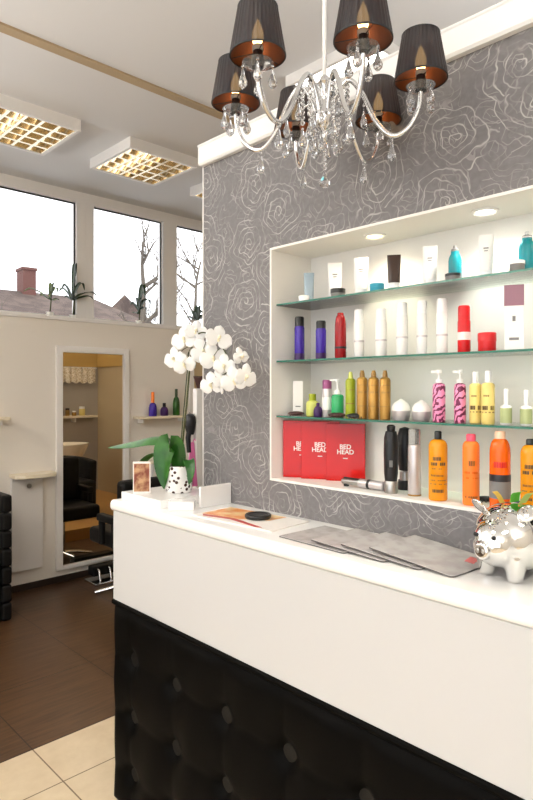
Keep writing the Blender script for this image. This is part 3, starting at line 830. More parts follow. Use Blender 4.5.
# top shelf
item(mk_tube, 309, 273, 10, 1, XS, 'blue-grey tube at the left end of the top glass shelf', 'tube', 'cosmetic_tube', G1, 'blue_grey', 'blue_grey', capf=.08)
item(mk_jar, 304, 296, 11, 1, 1.535, 'small flat white jar in front of the blue-grey tube', 'jar', 'cosmetic_jar', G1, 'cap_white', 'cap_white')
item(mk_tube, 335, 263, 14, 1, 1.585, 'white tube standing behind the flat black jar on the top shelf', 'tube', 'cosmetic_tube', G1, 'white_p', 'cap_white')
item(mk_jar, 338, 289, 15, 1, 1.535, 'flat black jar in front of a white tube on the top shelf', 'jar', 'cosmetic_jar', G1, 'grey_p', 'jar_black', lf=.6)
item(mk_tube, 361, 258, 14, 1, XS, 'white tube between the black jar and the flat blue jar on the top shelf', 'tube', 'cosmetic_tube', G1, 'white_p', 'cap_white')
item(mk_jar, 377, 284, 15, 1, 1.545, 'flat blue jar on the top shelf', 'jar', 'cosmetic_jar', G1, 'turq', 'turq', lf=.5)
item(mk_tube, 394, 255, 13, 1, XS, 'dark brown tube with white cap on the top shelf', 'tube', 'cosmetic_tube', G1, 'brown_p', 'cap_white', capf=.2)
item(mk_tube, 430, 246, 14, 1, XS, 'white tube between the brown tube and the smaller teal bottle', 'tube', 'cosmetic_tube', G1, 'white_p', 'cap_white')
item(mk_teal, 455, 246, 13, 1, 1.566, 'teal bottle standing behind a dark jar on the top shelf', 'bottle', 'shampoo_bottle', G1, 'teal', 'grey_p')
item(mk_jar, 453, 274, 16, 1, 1.532, 'flat dark jar in front of the teal bottle on the top shelf', 'jar', 'cosmetic_jar', G1, 'grey_p', 'jar_black')
item(mk_tube, 486, 235, 14, 1, XS, 'tall white tube between the two teal bottles', 'tube', 'cosmetic_tube', G1, 'white_p', 'cap_white')
item(mk_teal, 527, 232, 16, 1, 1.566, 'larger teal bottle at the right edge of the photo', 'bottle', 'shampoo_bottle', G1, 'teal', 'clear_plastic')
item(mk_jar, 517, 261, 15, 1, 1.53, 'grey jar with white lid in front of the right-hand teal bottle', 'jar', 'cosmetic_jar', G1, 'grey_p', 'cap_white', lf=.35)
# middle shelf
item(mk_can, 299.5, 317, 10, 2, XS, 'taller purple can with black cap, first on the middle shelf', 'can', 'hairspray_can', G2, 'purple', 'jar_black', cf=.22, lab=('violet', 0.0, .2))
item(mk_can, 321, 321, 10.5, 2, XS, 'shorter purple can with black cap, second on the middle shelf', 'can', 'hairspray_can', G2, 'purple', 'jar_black', cf=.2, lab=('violet', 0.0, .2))
item(mk_bottle, 340.5, 313, 11.5, 2, XS, 'dark red bottle with a rounded top beside the purple cans', 'bottle', 'shampoo_bottle', G2, 'red_d', 'red_d', neck=.5, capf=.05, sh=.68, labs=(('jar_black', .22, .27),))
for px, tp, w_, lab in ((359, 310, 10, 'white bottle beside the dark red bottle'), (381, 309, 11, 'second white bottle after the dark red bottle'), (402, 303, 11.5, 'third white bottle after the dark red bottle, middle of the white row'),
                        (422, 301, 10.5, 'fourth white bottle of the row on the middle shelf, second before the bright red one'), (442, 299, 11, 'white bottle directly left of the bright red bottle')):
    item(mk_can, px, tp, w_, 2, XS, lab, 'bottle', 'shampoo_bottle', 'row of white bottles on the middle shelf', 'white_p', 'cap_white', cf=.24, lab=('silver_p', .42, .47))
item(mk_can, 464, 306, 12.5, 2, XS, 'bright red bottle with a pale label on the middle shelf', 'bottle', 'shampoo_bottle', G2, 'red_p', 'red_p', cf=.3, lab=('label_w', .38, .62))
item(mk_jar, 487, 333, 18, 2, XS, 'low bright red jar on the middle shelf', 'jar', 'cosmetic_jar', G2, 'red_p', 'red_p')
Yb, db = onX(514, XS)
bx = thing('product_box', 'tall white box with a mauve top on the middle shelf', 'box', (XS, Yb, SZ[2] + .0004), math.atan2(Yb, XS), G2)
hb = CAM_Z + (HY - 286) * db / FOC - SZ[2]; wb_ = 18 * db / FOC / 2
MB().box(-.02, .02, -wb_, wb_, 0, hb * .68).build('carton', 'white_p', bx, bevel=.001)
MB().box(-.0205, .0205, -wb_ - .0005, wb_ + .0005, hb * .68, hb).build('top_band', 'mauve', bx, bevel=.001)
MB().box(-.0207, -.02, -wb_ * .5, wb_ * .5, hb * .15, hb * .19).box(-.0207, -.02, -wb_ * .16, wb_ * .16, hb * .44, hb * .52).build('print', 'grey_p', bx)
# lowest shelf
Yb, db = onX(298, 1.575)
bx = thing('product_box', 'narrow white carton at the left end of the lowest shelf', 'box', (1.575, Yb, SZ[3] + .0004), math.atan2(Yb, 1.575), G3)
MB().box(-.015, .015, -.0175, .0175, 0, .122).build('carton', 'white_p', bx, bevel=.001)
MB().box(-.0155, -.015, -.009, .009, .03, .034).build('print', 'grey_p', bx)
def mk_clip(t, H, R, m):
    MB().ball((0, 0, .009), .009, 1.1, 3.2, .9, 14).build('grip', m, t, smooth=True)
    for k in range(5): MB().tube([(-.008, -.02 + .01 * k, .008), (-.014, -.02 + .01 * k, .0015)], .0016, 6).build('tooth', m, t, smooth=True)
item(mk_clip, 296, 411, 17, 3, 1.53, 'brown hair clip in front of the narrow white carton', 'hair clip', 'hair_clip', 'hair clips on the lowest shelf', 'hair_brown')
item(mk_clip, 337, 411, 17, 3, 1.53, 'brown hair clip in front of the green bottle', 'hair clip', 'hair_clip', 'hair clips on the lowest shelf', 'hair_brown')
item(mk_clip, 355, 412, 12, 3, 1.526, 'dark hair clip in front of the lime green can', 'hair clip', 'hair_clip', 'hair clips on the lowest shelf', 'jar_black')
item(mk_bottle, 312.5, 394, 13, 3, 1.57, 'squat lime yellow bottle on the lowest shelf', 'bottle', 'shampoo_bottle', G3, 'lime_l', 'lime', neck=.5, capf=.3, sh=.75)
item(mk_bottle, 318, 403, 9, 3, 1.54, 'small purple bottle beside the squat lime yellow one', 'bottle', 'shampoo_bottle', G3, 'violet', 'violet', neck=.3, capf=.25, sh=.5)
item(mk_can, 327, 380, 10, 3, 1.56, 'silver can with mauve cap on the lowest shelf', 'can', 'hairspray_can', G3, 'silver_p', 'plum', cf=.24, lab=('white_p', .25, .7))
item(mk_pump, 337.5, 379, 12.5, 3, 1.56, 'green bottle with white spray top on the lowest shelf', 'bottle', 'spray_bottle', G3, 'green_p', 'cap_white', f=.6)
item(mk_spray, 350.5, 372, 10, 3, XS, 'slim lime green aerosol can left of the gold cans', 'can', 'hairspray_can', G3, 'lime', 'lime_l', lab=[('gold_d', .35, .38), ('gold_d', .7, .72)])
for px, lab in ((362.2, 'gold aerosol can next to the lime green one'), (373.6, 'middle one of the three gold aerosol cans'), (385, 'rightmost of the three gold aerosol cans')):
    item(mk_spray, px, 370.5, 11, 3, 1.545, lab, 'can', 'hairspray_can', 'gold aerosol cans on the lowest shelf', 'gold_p', 'gold_d', lab=[('gold_d', .3, .32), ('gold_d', .62, .66), ('gold_d', .80, .82)])
item(mk_dome, 401, 399, 19, 3, 1.56, 'white domed tub next to the gold cans', 'tub', 'cosmetic_tub', 'white domed tubs', 'silver_p', 'dome')
item(mk_dome, 421.5, 400, 19, 3, 1.56, 'white domed tub next to the pink striped bottles', 'tub', 'cosmetic_tub', 'white domed tubs', 'silver_p', 'dome')
item(mk_pump, 439, 370, 12.5, 3, 1.55, 'pink animal-striped pump bottle beside the white domed tub', 'bottle', 'pump_bottle', 'pink striped pump bottles', 'zebra', 'cap_white', f=.75)
item(mk_pump, 460, 370, 11.5, 3, 1.56, 'pink animal-striped pump bottle beside the cream bottles', 'bottle', 'pump_bottle', 'pink striped pump bottles', 'zebra', 'cap_white', f=.75)
item(mk_bottle, 475.5, 372, 12, 3, 1.565, 'cream yellow bottle with white cap, left one of the pair', 'bottle', 'shampoo_bottle', 'cream yellow bottles', 'cream_p', 'cap_white', neck=.42, capf=.22, sh=.92, labs=(('label_d', .34, .44, .9), ('gold_d', .27, .30, .9), ('gold_d', .66, .70, .7)))
item(mk_bottle, 488, 371, 13, 3, 1.553, 'cream yellow bottle with white cap, right one of the pair', 'bottle', 'shampoo_bottle', 'cream yellow bottles', 'cream_p', 'cap_white', neck=.42, capf=.22, sh=.92, labs=(('label_d', .34, .44, .9), ('gold_d', .27, .30, .9), ('gold_d', .66, .70, .7)))
item(mk_bottle, 506, 389, 11, 3, 1.55, 'small white spray bottle with green label beside the cream bottles', 'bottle', 'spray_bottle', 'small green-labelled spray bottles', 'white_p', 'cap_white', neck=.32, capf=.45, sh=.9, labs=(('sage', .1, .85),))
item(mk_bottle, 526, 390, 11, 3, 1.55, 'small white spray bottle with green label nearest the right edge of the photo', 'bottle', 'spray_bottle', 'small green-labelled spray bottles', 'white_p', 'cap_white', neck=.32, capf=.45, sh=.9, labs=(('sage', .1, .85),))
# niche floor: red packs
def red_pack(px0, off, w, ztop, label):
    u = (px0 - CX) / FOC; a, b_ = S_ + u * C_, C_ - u * S_
    d = off / (.866 * a + .5 * b_)
    t = thing('red_pack', label, 'pack', (a * d, b_ * d, NZ0 + .0004), math.radians(-60), 'red product packs')
    hh = ztop - NZ0
    MB().box(0, w, 0, .012, 0, hh).build('carton', 'red_pack', t, bevel=.0015)
    MB().box(.002, w - .002, -.0006, 0, .004, hh - .006).build('film', 'red_pack', t)
    lettering('lettering', ['BED', 'HEAD'], .022, 'paper_white', t, (w * .5, -.0009, hh * .55), (PI / 2, 0, 0), .8)
    MB().box(w * .5 - .008, w * .5 + .008, -.0012, -.0006, hh * .39, hh * .405).build('print', 'paper_white', t)
red_pack(283, 2.09, .135, 1.488, 'red pack at the left wall of the niche, mostly behind the others')
red_pack(301, 2.07, .135, 1.488, 'middle one of the three red packs')
red_pack(326, 2.05, .133, 1.482, 'red pack in front, fully visible right of the other two')
# hair tools
Yt, dt = onX(391, 1.535)
t = thing('hair_clipper', 'upright black hair clipper with a silver foot beside the red packs', 'clipper', (1.535, Yt, NZ0 + .0004), math.atan2(Yt, 1.535))
MB().lathe([(0, 0), (.019, 0), (.020, .004), (.020, .034), (.018, .037), (0, .037)], 20).build('foot', 'steel', t, smooth=True)
MB().lathe([(0, .037), (.019, .037), (.022, .06), (.023, .12), (.022, .165), (.017, .185), (0, .19)], 20, sy=.95).build('handle', 'black_plastic', t, smooth=True)
MB().box(-.024, -.020, -.005, .005, .08, .10).build('switch', 'grey_p', t, bevel=.001)
MB().lathe([(0, .186), (.012, .186), (.013, .2), (.008, .205), (0, .205)], 14).build('hanging_loop', 'black_plastic', t, smooth=True)
Yt, dt = onX(405, 1.62)
t = thing('hair_brush', 'black hair brush with silver collar behind the upright clipper', 'hair brush', (1.62, Yt, NZ0 + .0004), math.atan2(Yt, 1.62))
MB().lathe([(0, 0), (.022, 0), (.022, .03), (0, .03)], 18).build('base', 'black_plastic', t, smooth=True)
MB().lathe([(0, .03), (.016, .03), (.016, .055), (0, .055)], 18).build('collar', 'steel', t, smooth=True)
MB().lathe([(0, .055), (.018, .06), (.026, .11), (.026, .16), (.017, .19), (0, .195)], 18).build('head', 'black_plastic', t, smooth=True)
c0, _ = onX(343, 1.54); c1, _ = onX(386, 1.545)
t = thing('curling_iron', 'silver curling iron lying in front of the red pack', 'curling iron', (1.54, c0, NZ0 + .0004))
LN = c0 - c1
Mx = Matrix.Translation((0, 0, .0155)) @ Matrix.Rotation(PI / 2, 4, 'X')
MB().lathe([(0, 0), (.009, 0), (.010, .004), (.010, LN * .42), (0, LN * .42)], 16, M=Mx).build('barrel', 'steel', t, smooth=True)
MB().lathe([(0, LN * .42), (.0145, LN * .42), (.0145, LN * .98), (.010, LN), (0, LN)], 16, M=Mx).build('handle', 'silver_p', t, smooth=True)
MB().box(-.003, .003, -LN * .4, -.004, .0255, .029).build('clamp', 'black_plastic', t, bevel=.0008)
MB().box(-.006, .006, -.02, -.008, 0, .007).build('rest', 'black_plastic', t)
MB().lathe([(.0146, LN * .62), (.0152, LN * .62), (.0152, LN * .68), (.0146, LN * .68)], 16, M=Mx, cap=False).build('grip_ring', 'black_plastic', t, smooth=True)
item(mk_can, 414.5, 429, 13, 4, 1.55, 'tall silver can with a clear cap between the black tools and the yellow bottle', 'can', 'hairspray_can', G4, 'silver_p', 'clear_plastic', cf=.24, lab=('gold_p', .0, .03))
item(mk_bottle, 438, 431, 18.5, 4, 1.535, 'golden yellow bottle with dark spray cap left of the peach bottle', 'bottle', 'spray_bottle', G4, 'yellow_p', 'jar_black', neck=.32, capf=.12, sh=.88, labs=(('label_d', .66, .72, .55), ('label_d', .58, .63, .8), ('gold_label', .52, .535, .9), ('gold_label', .40, .43, .8), ('gold_label', .33, .345, .9), ('gold_label', .27, .285, .9), ('label_d', .14, .19, .6)))
item(mk_bottle, 471, 434, 16.5, 4, 1.535, 'peach orange bottle with pink cap', 'bottle', 'shampoo_bottle', G4, 'peach', 'pink_cap', neck=.5, capf=.10, sh=.90, labs=(('gold_label', .62, .70, .5), ('orange_p', .50, .53, .8), ('orange_p', .42, .44, .8), ('gold_label', .12, .15, .7)))
item(mk_bottle, 500, 431, 20, 4, 1.535, 'orange bottle with a grey and black label', 'bottle', 'shampoo_bottle', G4, 'orange_p', 'peach_cap', neck=.45, capf=.10, sh=.80, labs=(('label_g', .16, .40), ('label_b', .40, .50), ('red_p', .60, .68, .6)))
item(mk_bottle, 530, 439, 18, 4, 1.535, 'golden yellow bottle with dark cap at the right edge of the photo', 'bottle', 'spray_bottle', G4, 'yellow_p', 'jar_black', neck=.36, capf=.08, sh=.86, labs=(('label_d', .66, .72, .55), ('label_d', .58, .63, .8), ('gold_label', .40, .43, .8), ('gold_label', .33, .345, .9), ('label_d', .2, .24, .6)))
item(mk_clip, 486, 486, 10, 4, 1.60, 'black hair clip between the peach bottle and the orange bottle', 'hair clip', 'hair_clip', 'hair clips on the niche floor', 'jar_black')
item(mk_clip, 516, 488, 10, 4, 1.59, 'dark blue hair clip right of the orange bottle', 'hair clip', 'hair_clip', 'hair clips on the niche floor', 'blue_d')

# ------------------------------------------------------------------ chandelier
DH = 1.563
cc = P(324.6, 0, DH); 
ch = thing('chandelier', 'silver crystal chandelier with six black shades hanging over the counter', 'chandelier', (cc.x, cc.y, CEIL))
Z = lambda z: z - CEIL
MB().lathe([(0, Z(3.33)), (.055, Z(3.33)), (.055, Z(3.318)), (.03, Z(3.295)), (0, Z(3.29))], 24).build('ceiling_rose', 'chrome', ch, smooth=True)
MB().tube([(0, 0, Z(3.3)), (0, 0, Z(2.40))], .0058, 12).build('stem', 'crown_white', ch, smooth=True)
MB().lathe([(0, Z(2.405)), (.010, Z(2.405)), (.016, Z(2.39)), (.022, Z(2.385)), (.012, Z(2.37)), (.013, Z(2.33)), (.026, Z(2.315)), (.030, Z(2.295)), (.024, Z(2.275)), (.010, Z(2.262)), (.014, Z(2.25)), (.006, Z(2.235)), (0, Z(2.23))], 20).build('hub', 'chrome', ch, smooth=True)
ARM = [(.018, 2.30), (.034, 2.352), (.062, 2.387), (.095, 2.350), (.130, 2.275), (.170, 2.234), (.208, 2.247), (.234, 2.290), (.240, 2.335)]
def drop(h, w):
    return [(0, 0), (w * .25, -h * .06), (w * .42, -h * .30), (w, -h * .68), (w * .86, -h * .86), (w * .4, -h * .98), (0, -h)]
def crystal(parent, loc, h=.044, w=.0105, link=.012):
    a = MB().lathe([(r, z - link) for r, z in drop(h, w)], 8)
    a.tube([(0, 0, 0), (0, 0, -link - .001)], .0009, 5)
    a.ball((0, 0, -link * .55), .0042, seg=8)
    return a.build('crystal_drop', 'crystal', parent, loc=loc)
SR = .240
base_ang = math.radians(-15) - YAW
for k in range(6):
    an = base_ang + k * PI / 3
    ca, sa = math.cos(an), math.sin(an)
    pt = lambda r, z: Vector((r * ca, r * sa, Z(z)))
    arm = MB().tube(catmull([pt(r, z) for r, z in ARM], 6), .0064, 10).build('arm', 'chrome', ch, smooth=True)
    # little inner scroll
    MB().tube(catmull([pt(.02, 2.33), pt(.035, 2.375), pt(.055, 2.365), pt(.052, 2.335), pt(.036, 2.34)], 5), .0028, 8).build('scroll', 'chrome', arm, smooth=True)
    o = pt(SR, 2.335)
    MB().lathe([(0, 0), (.010, 0), (.030, .006), (.036, .014), (.034, .015), (.024, .009), (0, .007)], 22, off=o).build('drip_cup', 'crystal', arm, smooth=True)
    MB().lathe([(0, .006), (.013, .006), (.013, .012), (.011, .040), (0, .040)], 16, off=o).build('candle_sleeve', 'candle_black', arm, smooth=True)
    MB().lathe([(0, .040), (.0128, .040), (.0128, .052), (0, .052)], 16, off=o).build('candle_ring', 'candle_ring', arm, smooth=True)
    MB().lathe([(0, .052), (.009, .054), (.014, .070), (.013, .084), (.006, .104), (0, .116)], 14, off=o).build('bulb', 'bulb', arm, smooth=True)
    sz0, sz1 = Z(2.365), Z(2.474)
    sh = MB().lathe([(.0645, sz0), (.0640, sz0 + .003), (.0455, sz1)], 72, off=(o.x, o.y, 0), cap=False, pleat=.0011).build('lamp_shade', 'shade_black', ch, smooth=False)
    MB().lathe([(.0632, sz0 + .0005), (.0446, sz1 - .0005)], 48, off=(o.x, o.y, 0), cap=False).build('lining', 'shade_lining', sh, smooth=True)
    tr = MB().lathe([(.0448, sz1 - .001), (.0470, sz1 - .001), (.0470, sz1 + .0015), (.0448, sz1 + .0015)], 40, off=(o.x, o.y, 0), cap=False)
    tr.build('top_rim', 'candle_black', sh, smooth=True)
    tr = MB().lathe([(.0628, sz0 - .0015), (.0655, sz0 - .0015), (.0655, sz0 + .002), (.0628, sz0 + .002)], 40, off=(o.x, o.y, 0), cap=False)
    for q in range(3):
        a2 = q * 2 * PI / 3
        tr.tube([(o.x + .012 * math.cos(a2), o.y + .012 * math.sin(a2), sz0 + .006), (o.x + .0625 * math.cos(a2), o.y + .0625 * math.sin(a2), sz0 + .004)], .0011, 5)
    tr.build('bottom_rim', 'candle_black', sh, smooth=True)
    for q in range(4):
        a2 = an + PI / 4 + q * PI / 2
        crystal(arm, o + Vector((.034 * math.cos(a2), .034 * math.sin(a2), .012)), .046, .0108)
    crystal(arm, pt(.170, 2.231), .050, .0112)
    crystal(arm, pt(.10, 2.335), .046, .010, .03)
    # bead swag by the hub
    bd = MB(); r0 = .058
    for q in range(7): bd.ball(pt(r0, 2.372 - .0135 * q), .0068, seg=8)
    bd.build('bead_string', 'crystal', ch, smooth=True)
    crystal(ch, pt(r0, 2.278), .050, .012, .004)
    a3 = an + PI / 6; p3 = Vector((.034 * math.cos(a3), .034 * math.sin(a3), Z(2.30)))
    bd = MB()
    for q in range(5): bd.ball(p3 + Vector((0, 0, -.011 * q)), .0046, seg=8)
    bd.build('bead_string', 'crystal', ch, smooth=True)
    crystal(ch, p3 + Vector((0, 0, -.05)), .044, .010, .004)
bd = MB()
for q in range(6): bd.ball((0, 0, Z(2.226 - .0115 * q)), .0052, seg=8)
bd.build('bead_string', 'crystal', ch, smooth=True)
MB().lathe([(r, z + Z(2.160)) for r, z in drop(.042, .016)], 12).build('crystal_drop', 'crystal', ch)

# ------------------------------------------------------------------ mirror wall
def wall_mirror(label, x0, x1, z0, z1):
    t = thing('wall_mirror', label, 'mirror', (x0, YW - .001, z0), 0, 'tall mirrors on the window wall')
    w, h, f = x1 - x0, z1 - z0, .055
    m = MB()
    m.box(-f, 0, -.03, 0, -f * .6, h + f); m.box(w, w + f, -.03, 0, -f * .6, h + f); m.box(0, w, -.03, 0, h, h + f); m.box(0, w, -.03, 0, -f * .6, 0)
    m.build('frame', 'frame_white', t, bevel=.004)
    MB().box(0, w, -.012, 0, 0, h).build('mirror_glass', 'mirror', t)
wall_mirror('tall mirror in a white frame reflecting the wash basin', 2.262, 2.832, .135, 1.905)
wall_mirror('tall white-framed mirror half hidden behind the orchid stem', 3.612, 4.18, .135, 1.905)
def station(label, x, z=.93, first=None):
    if first:
        c = copy_tree(first); c.location = (x, YW - .001, 0); c['label'] = label; return c
    t = thing('styling_station', label, 'console', (x, YW - .001, 0))
    MB().box(0, .25, -.035, 0, .165, .90).build('panel', 'frame_white', t, bevel=.004)
    sh = MB(); pts = [(-.01, 0, .905), (.33, 0, .905)] + [(.33 - .10 * (1 - math.cos(PI / 2 * k / 6)) , -.09 - .08 * math.sin(PI / 2 * k / 6), .905) for k in range(7)] + [(.05, -.17, .905)] + [(-.01, -.13, .905)]
    sh.poly(pts, (0, 0, .028)).build('shelf', 'cream_shelf', t, bevel=.004)
    MB().lathe([(0, 0), (.008, 0), (.008, .02), (.018, .024), (.018, .034), (0, .036)], 16, M=Matrix.Translation((.125, -.035, .835)) @ Matrix.Rotation(PI / 2, 4, 'X')).build('hook', 'steel', t, smooth=True)
    return t
st0 = station('narrow white styling console with a cream shelf on the mirror wall', 1.84)
station('white styling console hidden behind the counter right of the large mirror', 3.13, first=st0)
def wall_shelf(label, x0, x1, z):
    t = thing('wall_shelf', label, 'shelf', (x0, YW - .001, z))
    MB().box(0, x1 - x0, -.12, 0, -.022, 0).build('board', 'cream_shelf', t, bevel=.003)
    MB().box(.05, .065, -.09, 0, -.06, -.022).box(x1 - x0 - .065, x1 - x0 - .05, -.09, 0, -.06, -.022).build('bracket', 'frame_white', t)
wall_shelf('small cream wall shelf with three bottles behind the orchid stem', 2.94, 3.50, 1.35)
wall_shelf('cream wall shelf end at the left edge of the photo', 1.2, 1.80, 1.385)
for px, tp, w_, b_, c_, lab in ((152.5, 392, 8, 'purple', 'peach', 'round purple bottle with an orange top on the small wall shelf'), (164, 403, 8, 'violet', 'jar_black', 'short dark purple bottle on the small wall shelf'), (176, 389, 7, 'leaf_green', 'leaf_dark', 'tall green bottle beside the orchid stem on the small wall shelf')):
    X, d = onY(px, YW - .06)
    H = CAM_Z + (HY - tp) * d / FOC - 1.35; R = w_ * d / FOC / 2
    t = thing('bottle', lab, 'bottle', (X, YW - .065, 1.3505), 0, 'bottles on the small wall shelf')
    mk_bottle(t, H, R, b_, c_, neck=.35, capf=.45 if b_ == 'purple' else .3, sh=.5)
# divider panel with bowl, hair dryer and towel
dv = thing('divider_panel', 'slim white standing panel beside the end of the papered wall', 'panel', (1.672, 2.2, 0))
MB().box(0, .40, 0, .03, .02, 1.602).build('board', 'frame_white', dv, bevel=.004)
MB().box(.02, .38, -.06, .09, 0, .02).build('foot', 'steel', dv, bevel=.003)
bw = thing('brown_bowl', 'dark brown tapered vase on top of the slim white panel', 'vase', (1.70, 2.215, 1.6024))
MB().lathe([(0, 0), (.012, 0), (.014, .004), (.030, .052), (.028, .054), (.012, .012), (0, .010)], 18, sy=.8).build('body', 'hair_brown', bw, smooth=True)
MB().lathe([(.026, .05), (.031, .052), (.031, .056), (.026, .054)], 18, sy=.8, cap=False).build('rim', 'brown_p', bw, smooth=True)
hd = thing('hair_dryer', 'black hair dryer hanging beside the slim white panel', 'hair dryer', (1.645, 2.212, 1.44))
MB().tube([(.027, .003, .045), (0, 0, .045), (-.004, 0, .055)], .003, 8).build('hook', 'steel', hd, smooth=True)
MB().lathe([(0, -.045), (.016, -.045), (.022, -.02), (.026, .01), (.024, .035), (.012, .048), (0, .05)], 18).build('barrel', 'black_plastic', hd, smooth=True)
MB().tube([(0, 0, .0), (-.012, .0, -.06), (-.006, 0, -.125)], [.013, .012, .010], 10).build('grip', 'black_plastic', hd, smooth=True)
tw = thing('pink_towel', 'pink towel hanging below the black hair dryer', 'towel', (1.652, 2.205, 1.16))
a = MB(); rs = []
for k in range(9):
    f = k / 8; z = .20 * (1 - f); w = .008 + .026 * f
    rs.append([(-w + 2 * w * i / 8, .006 * math.sin(i * 1.7) * f - .002, z) for i in range(9)] + [(w - 2 * w * i / 8, .006 * math.sin((8 - i) * 1.7) * f + .003, z) for i in range(9)])
a.rings(rs).build('cloth', 'pink_cloth', tw, smooth=True)
MB().tube([(0, 0, .195), (.01, 0, .215), (.022, .004, .205)], .0025, 6).build('hanging_loop', 'pink_cloth', tw, smooth=True)

# plants on the window ledge
def sill_plant(label, px, leaves, m, potc, seed, Y=4.91, hgt=.2, w=.016):
    rnd = random.Random(seed)
    X, d = onY(px, Y)
    t = thing('potted_plant', label, 'plant', (X, Y, 2.2004), 0, 'plants on the window ledge')
    MB().lathe([(0, 0), (.026, 0), (.032, .032), (.034, .036), (.030, .036), (.028, .030), (0, .028)], 18).build('pot', potc, t, smooth=True)
    MB().tube([(0, 0, .028), (.01, 0, hgt * .55), (0, 0, hgt * .8)], .006, 7).build('stem', 'stem_green', t, smooth=True)
    for (ax, ln, up) in leaves:
        ay = rnd.uniform(-.3, .3)
        dv_ = Vector((ax, ay, 0))
        leaf([Vector((0, 0, hgt * .55)), dv_ * ln * .35 + Vector((0, 0, hgt * .55 + up * .8)), dv_ * ln * .75 + Vector((0, 0, hgt * .6 + up)), dv_ * ln + Vector((0, 0, hgt * .55 + up * .7))], w, t, m=m, side=Vector((0, 1, .25)))
    return t
sill_plant('spreading dark plant on the window ledge before the first mullion', 73, [(-1, .14, .08), (1, .26, .08), (-.8, .12, .12), (.9, .20, .03), (.6, .18, .14), (-.5, .16, .02), (.3, .1, .3)], 'leaf_dark', 'ceramic', 1, hgt=.30, w=.03, Y=4.93)
sill_plant('smaller olive plant with drooping leaves on the window ledge, left of the dark one', 50, [(-1, .20, .07), (.9, .09, .09), (-.7, .14, .02), (.7, .10, -.01), (.3, .10, .12)], 'leaf_olive', 'ceramic', 2, hgt=.26, w=.03, Y=4.87)
sill_plant('leafy green plant on the window ledge in the second window', 139, [(-1, .10, .06), (1, .13, .10), (.8, .09, .02), (-.8, .09, -.03), (.4, .18, .18), (-.3, .08, .1), (.2, .16, .22)], 'leaf_dark', 'ceramic', 3, hgt=.24, w=.032)
sill_plant('dark broad-leaved plant on the window ledge beside the papered wall', 197, [(-1, .13, .03), (1, .13, .05), (-.7, .09, .09), (.6, .1, .1), (.1, .07, .13)], 'leaf_dark', 'ceramic', 4, hgt=.16, w=.04)

# ------------------------------------------------------------------ chairs
sc = thing('styling_chair', 'black styling chair on a chrome base in front of the large mirror', 'chair', (2.56, 4.17, 0))
MB().box(-.26, .26, -.20, .26, .40, .52).build('seat', 'black_vinyl', sc, bevel=.03)
MB().box(-.28, .28, -.30, -.19, .40, .93).build('backrest', 'black_vinyl', sc, bevel=.035)
for s in (-1, 1):
    MB().box(s * .27 - .03, s * .27 + .03, -.22, .06, .60, .655).box(s * .27 - .02, s * .27 + .02, -.2, -.14, .42, .62).box(s * .27 - .02, s * .27 + .02, .0, .05, .42, .62).build('armrest', 'black_vinyl', sc, bevel=.012)
MB().lathe([(0, .03), (.03, .03), (.028, .40), (0, .40)], 16).build('column', 'chrome', sc, smooth=True)
for k in range(5):
    a = k * 2 * PI / 5 + 2.55
    MB().tube([(0, 0, .07), (.15 * math.cos(a), .15 * math.sin(a), .05), (.30 * math.cos(a), .30 * math.sin(a), .015)], [.018, .016, .013], 8).build('leg', 'chrome', sc, smooth=True)
fr_ = thing('footrest', 'black and chrome footrest on the floor below the large mirror', 'footrest', (2.40, 4.50, 0))
MB().box(0, .44, 0, .20, 0, .02).build('plate', 'chrome', fr_, bevel=.004)
MB().box(.03, .41, .09, .19, .05, .13).build('pad', 'black_vinyl', fr_, bevel=.012)
for x in (.07, .17, .27, .37): MB().tube([(x, .05, .02), (x, .07, .10), (x, .10, .11)], .009, 8).build('bar', 'chrome', fr_, smooth=True)
wc = thing('waiting_armchair', 'black armchair with ribbed sides at the left edge of the photo', 'armchair', (1.33, 4.25, 0))
MB().box(-.24, .24, 0, .40, 0, .42).build('seat', 'black_vinyl', wc, bevel=.03)
MB().box(-.31, .31, .40, .50, 0, .87).build('backrest', 'black_vinyl', wc, bevel=.03)
for s in (-1, 1):
    a = MB()
    for k in range(7): 
        z0 = .87 / 7 * k
        a.box(s * .275 - .035, s * .275 + .035, 0, .40, z0 + .002, z0 + .87 / 7 - .002)
    a.build('side_panel', 'black_vinyl', wc, bevel=.018)

# ------------------------------------------------------------------ wash area (seen in the mirror)
pl = MB().box(2.7, XR - .001, YI + .001, 3.6, 0, .12).build('platform', 'platform_wood', bevel=.004)
tag(pl, 'low wooden platform under the wash chair, seen in the mirror', 'platform')
bs = thing('wash_basin', 'white hair-wash basin seen in the mirror', 'basin', (3.62, 2.02, .12))
MB().lathe([(0, .45), (.10, .45), (.20, .55), (.29, .72), (.30, .76), (.28, .76), (.25, .70), (.14, .58), (0, .56)], 28, sy=.9).build('bowl', 'basin_white', bs, smooth=True)
MB().lathe([(0, 0), (.13, 0), (.11, .2), (.10, .46), (0, .46)], 20).build('pedestal', 'basin_white', bs, smooth=True)
MB().tube(catmull([(0, -.22, .74), (0, -.20, .84), (0, -.12, .86), (0, -.08, .80)], 5), .012, 8).build('tap', 'chrome', bs, smooth=True)
wq = thing('wash_chair', 'black tub-shaped wash chair seen in the mirror', 'chair', (3.20, 2.85, .1204))
MB().box(-.27, .27, -.20, .30, .05, .42).build('seat', 'black_vinyl', wq, bevel=.04)
a = MB(); rs = []
for k in range(15):
    an = PI + PI * k / 14
    c, s = math.cos(an), math.sin(an); hh = .62 + .06 * abs(s)
    rs.append([(.25 * c, .10 + .27 * s, .05), (.36 * c, .10 + .36 * s, .05), (.38 * c, .10 + .38 * s, hh), (.29 * c, .10 + .30 * s, hh)])
a.rings(rs).build('backrest', 'black_vinyl', wq, bevel=.02)
